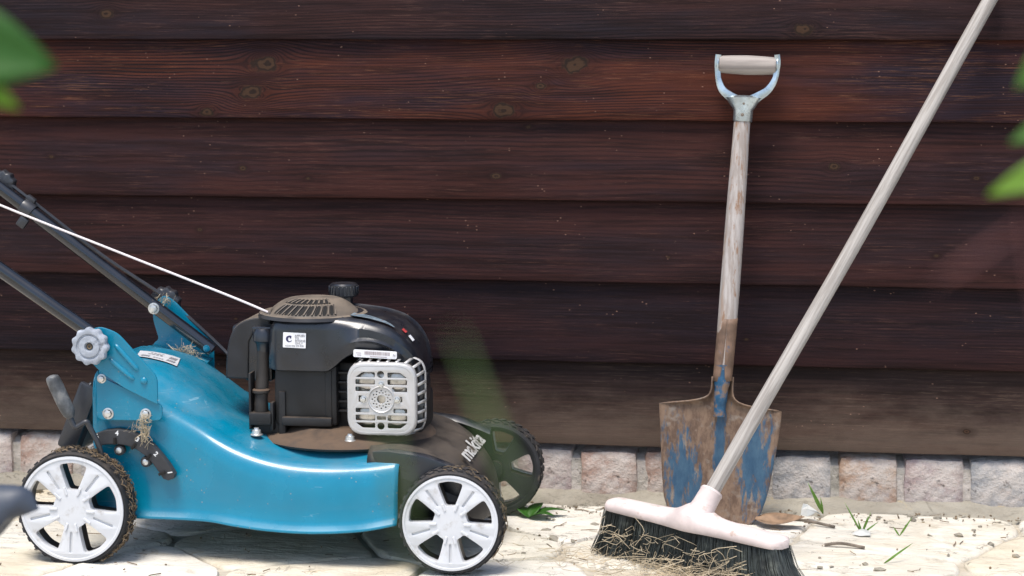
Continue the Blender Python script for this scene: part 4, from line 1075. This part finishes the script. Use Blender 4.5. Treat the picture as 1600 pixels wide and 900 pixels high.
bm = nb()
for _ in range(230):
    p = Vector((q.uniform(-1.0, 1.05), q.choice((q.gauss(-.05, .022), q.gauss(-.07, .035), q.uniform(-.45, -.05))), .001)); s = q.choice((q.uniform(.003, .007), q.uniform(.004, .013)))
    if -.72 < p.x < .06 and p.y < -.1: continue
    m4 = Matrix.Translation(p) @ Matrix.Rotation(q.uniform(0, 6.3), 4, 'Z') @ Matrix.Rotation(q.uniform(-.4, .4), 4, 'X') @ Matrix.Diagonal((1, q.uniform(.5, .9), q.uniform(.3, .6), 1))
    r = bmesh.ops.create_icosphere(bm, subdivisions=1, radius=s, matrix=m4)
    for v in r['verts']: v.co += Vector((q.gauss(0, 1), q.gauss(0, 1), q.gauss(0, .5))) * s * .14
obj('stone_chips', bm, 'dirt', None, smooth=20, kind='stuff', label='loose stone chips and crumbs along the foot of the bricks', category='stone chips')

def leaf(bm, base, tip, width, nrm, curl=.15, n=8, power=.75):
    base, tip = Vector(base), Vector(tip); d = tip - base; L_ = d.length; d.normalize(); nrm = Vector(nrm); s = d.cross(nrm).normalized(); nn = s.cross(d).normalized()
    rows = []
    for i in range(n + 1):
        t = i / n; w_ = width * math.sin(math.pi * min(1, t * .96 + .02) ** power) * .5; c = base + d * L_ * t + nn * (curl * L_ * math.sin(math.pi * t))
        rows.append([c + s * w_ * f + nn * (abs(f) * w_ * .25) for f in (-1, -.5, 0, .5, 1)])
    return grid(bm, rows)
def thick(o, t=.0004):
    m_ = o.modifiers.new('thickness', 'SOLIDIFY'); m_.thickness = t; return o
bm = leaf(nb(), (.475, -.150, .012), (.565, -.168, .022), .045, (0, -.3, 1), -.08); thick(obj('dead_leaf', bm, 'dead_leaf', None, label='curled brown dead leaf beside the foot of the spade', category='dead leaf'))
bm = nb(); grid(bm, [[(.558, -.084, .006), (.570, -.088, .004), (.580, -.082, .006)], [(.559, -.080, .016), (.569, -.086, .019), (.584, -.081, .010)], [(.562, -.076, .026), (.573, -.072, .022), (.589, -.080, .013)], [(.570, -.07, .024), (.580, -.074, .012), (.598, -.078, .006)]]); thick(obj('paper_scrap', bm, 'paper', None, smooth=0, label='crumpled white paper scrap at the foot of the bricks', category='paper'))
bm = nb(); grid(bm, [[(.650, -.214, .004), (.664, -.222, .003), (.684, -.219, .004)], [(.656, -.208, .008), (.666, -.212, .011), (.682, -.210, .004)], [(.660, -.198, .006), (.670, -.196, .012), (.684, -.200, .005)]]); thick(obj('paper_scrap', bm, 'paper', None, smooth=0, label='small white scrap lying beside the green weed', category='paper'))
bm = leaf(nb(), (-.335, -.665, .006), (-.315, -.668, .007), .008, (0, -.2, 1), .1, 5); thick(obj('dead_leaf', bm, 'dead_leaf', None, label='small orange brown leaf on the paving under the mower', category='dead leaf'))
def weed(loc, blades, label):
    e = empty('weed', loc, label=label, category='weed', group='green weeds on the paving')
    for dx, dy, h, w_ in blades:
        bm = leaf(nb(), loc, (loc[0] + dx, loc[1] + dy, h), w_, (0, -1, .3), .08); thick(obj('blade', bm, 'weed', e), .0003)
weed((.668, -.195, .0), [(-.032, .0, .058, .0032), (.010, -.01, .036, .0035), (-.008, -.01, .030, .004), (.03, .01, .022, .003), (.016, 0, .042, .003)], 'small grass weed sprouting beside the white scrap')
weed((.735, -.20, .0), [(.022, .0, .036, .0035), (-.012, .0, .018, .003)], 'two-bladed grass sprout right of the white scrap')
weed((.600, -.045, .0), [(-.03, -.01, .062, .007), (-.006, -.005, .034, .004)], 'green sprout growing against the blue grey brick')
weed((.70, -.40, .0), [(.05, .03, .03, .0035), (.02, -.01, .016, .003)], 'lone grass blade on the paving right of the broom')
e = empty('weed', (.055, -.16, 0), label='flat dark green leaves on the paving beside the far front wheel', category='weed', group='green weeds on the paving')
for k, (dx, dy, h) in enumerate(((.05, -.02, .012), (.02, .05, .02), (-.03, .03, .015), (.07, .03, .010))):
    bm = leaf(nb(), (.055, -.16, .002), (.055 + dx, -.16 + dy, h), .026, (0, 0, 1), .1); thick(obj('blade', bm, 'leaf_dark', e))
for pts, lab in (([(.50, -.135, .006), (.56, -.15, .012), (.62, -.17, .006)], 'thin twig lying right of the spade'), ([(.60, -.30, .004), (.63, -.30, .008), (.67, -.31, .004)], 'short dark twig right of the broom head')):
    bm = nb(); tube(bm, spline(pts, 4), .0028, 7); obj('twig', bm, 'twig', None, label=lab, category='twig')

# ------------------------------------------------------------------ out-of-focus plants close to the camera
def shrub(loc, stem_pts, leaves, label):
    e = empty('leafy_shrub', loc, label=label, category='shrub')
    bm = nb(); P = spline(stem_pts, 6); tube(bm, P, [.004 - .0025 * i / len(P) for i in range(len(P))], 8); obj('stem', bm, 'twig', e)
    for b, t, w_, nr, m_ in leaves:
        bm = leaf(nb(), b, t, w_, nr, .06, 10, .85); thick(obj('leaf', bm, m_, e))
    return e
shrub((.03, -2.80, 0), [(.03, -2.80, 0), (.04, -2.84, .4), (.055, -2.87, .7), (.074, -2.881, .938)],
      [((.0714, -2.881, .908), (.161, -2.878, .890), .050, (0, -1, .25), 'leaf_dark'), ((.0742, -2.8835, .908), (.1436, -2.8863, .868), .024, (.3, -1, .1), 'leaf_lime'),
       ((.06, -2.875, .85), (-.01, -2.91, .86), .04, (0, -.5, 1), 'leaf_mid'), ((.055, -2.86, .75), (-.01, -2.83, .78), .04, (0, -.5, 1), 'leaf_mid'), ((.045, -2.85, .6), (-.02, -2.88, .62), .04, (0, -.5, 1), 'leaf_dark')],
      'out-of-focus green leaves at the top left corner close to the lens')
shrub((.78, -2.74, 0), [(.78, -2.74, 0), (.77, -2.77, .4), (.75, -2.79, .7), (.711, -2.809, .9375)],
      [((.7053, -2.8093, .9169), (.6640, -2.8038, .8786), .020, (-.3, -1, .1), 'leaf_mid'), ((.6998, -2.8093, .9306), (.6654, -2.801, .9512), .026, (-.3, -1, .1), 'leaf_mid'),
       ((.7108, -2.801, .844), (.6500, -2.8175, .8225), .019, (0, -1, .4), 'leaf_lime'), ((.7025, -2.7983, .8688), (.6612, -2.812, .8500), .013, (-.2, -1, .1), 'leaf_mid'),
       ((.75, -2.79, .75), (.82, -2.81, .78), .04, (0, -.5, 1), 'leaf_mid'), ((.76, -2.78, .6), (.83, -2.75, .62), .04, (0, -.5, 1), 'leaf_dark')],
      'out-of-focus green leaves at the right edge close to the lens')
def stalk(loc, stem, b, t, w_, mat, label):
    e = empty('grass_stalk', loc, label=label, category='grass', group='tall grass blades close to the lens')
    bm = nb(); tube(bm, spline(stem, 6), .0005, 6); obj('stem', bm, mat, e)
    bm = leaf(nb(), b, t, w_, (0, -1, .1), .04, 10, 1.1); thick(obj('blade', bm, mat, e), .0002)
stalk((.52, -3.43, 0), [(.52, -3.43, 0), (.51, -3.44, .4), (.494, -3.455, .70), (.4905, -3.456, .7915)], (.4905, -3.456, .7915), (.472, -3.454, .838), .0021, 'grass_pale', 'blurred green grass blade in front of the far front wheel')
stalk((.44, -3.44, 0), [(.44, -3.44, 0), (.452, -3.45, .4), (.461, -3.46, .7), (.4625, -3.461, .785)], (.4625, -3.461, .785), (.455, -3.458, .820), .0016, 'grass_pale', 'blurred pale grass blade in front of the mower front')
stalk((.66, -3.30, 0), [(.66, -3.30, 0), (.65, -3.31, .4), (.632, -3.325, .75), (.617, -3.329, .857)], (.619, -3.329, .856), (.590, -3.335, .836), .0014, 'grass_red', 'blurred reddish grass blade at the right edge')

# dark plastic grip poking in at the lower left, nearer than the mower
e = empty('plastic_grip', (-.43, -1.80, 0), label='blurred slate grey rounded grip poking in at the lower left edge', category='grip')
bm = nb(); rows = []
for i in range(22):
    t = i / 21; c = Vector((-.47 + .178 * t, -1.80, .383 - .004 * t)); s = math.sqrt(max(0, 1 - max(0, (t - .86) / .14) ** 2.2)) if t > .86 else 1
    rows.append([c + Vector((.022 * math.sin(a) * min(1, t * 1.0), .026 * math.cos(a) * (.3 + .7 * s), .034 * math.sin(a) * (.25 + .75 * s))) for a in (2 * math.pi * k / 20 for k in range(20))])
grid(bm, rows, close_v=True, cap=True); obj('grip', bm, 'grip_plastic', e)
bm = nb(); tube(bm, spline([(-.45, -1.80, .375), (-.49, -1.80, .33), (-.50, -1.80, .2), (-.50, -1.80, .0)], 6), .014, 14); obj('post', bm, 'black_clean', e)
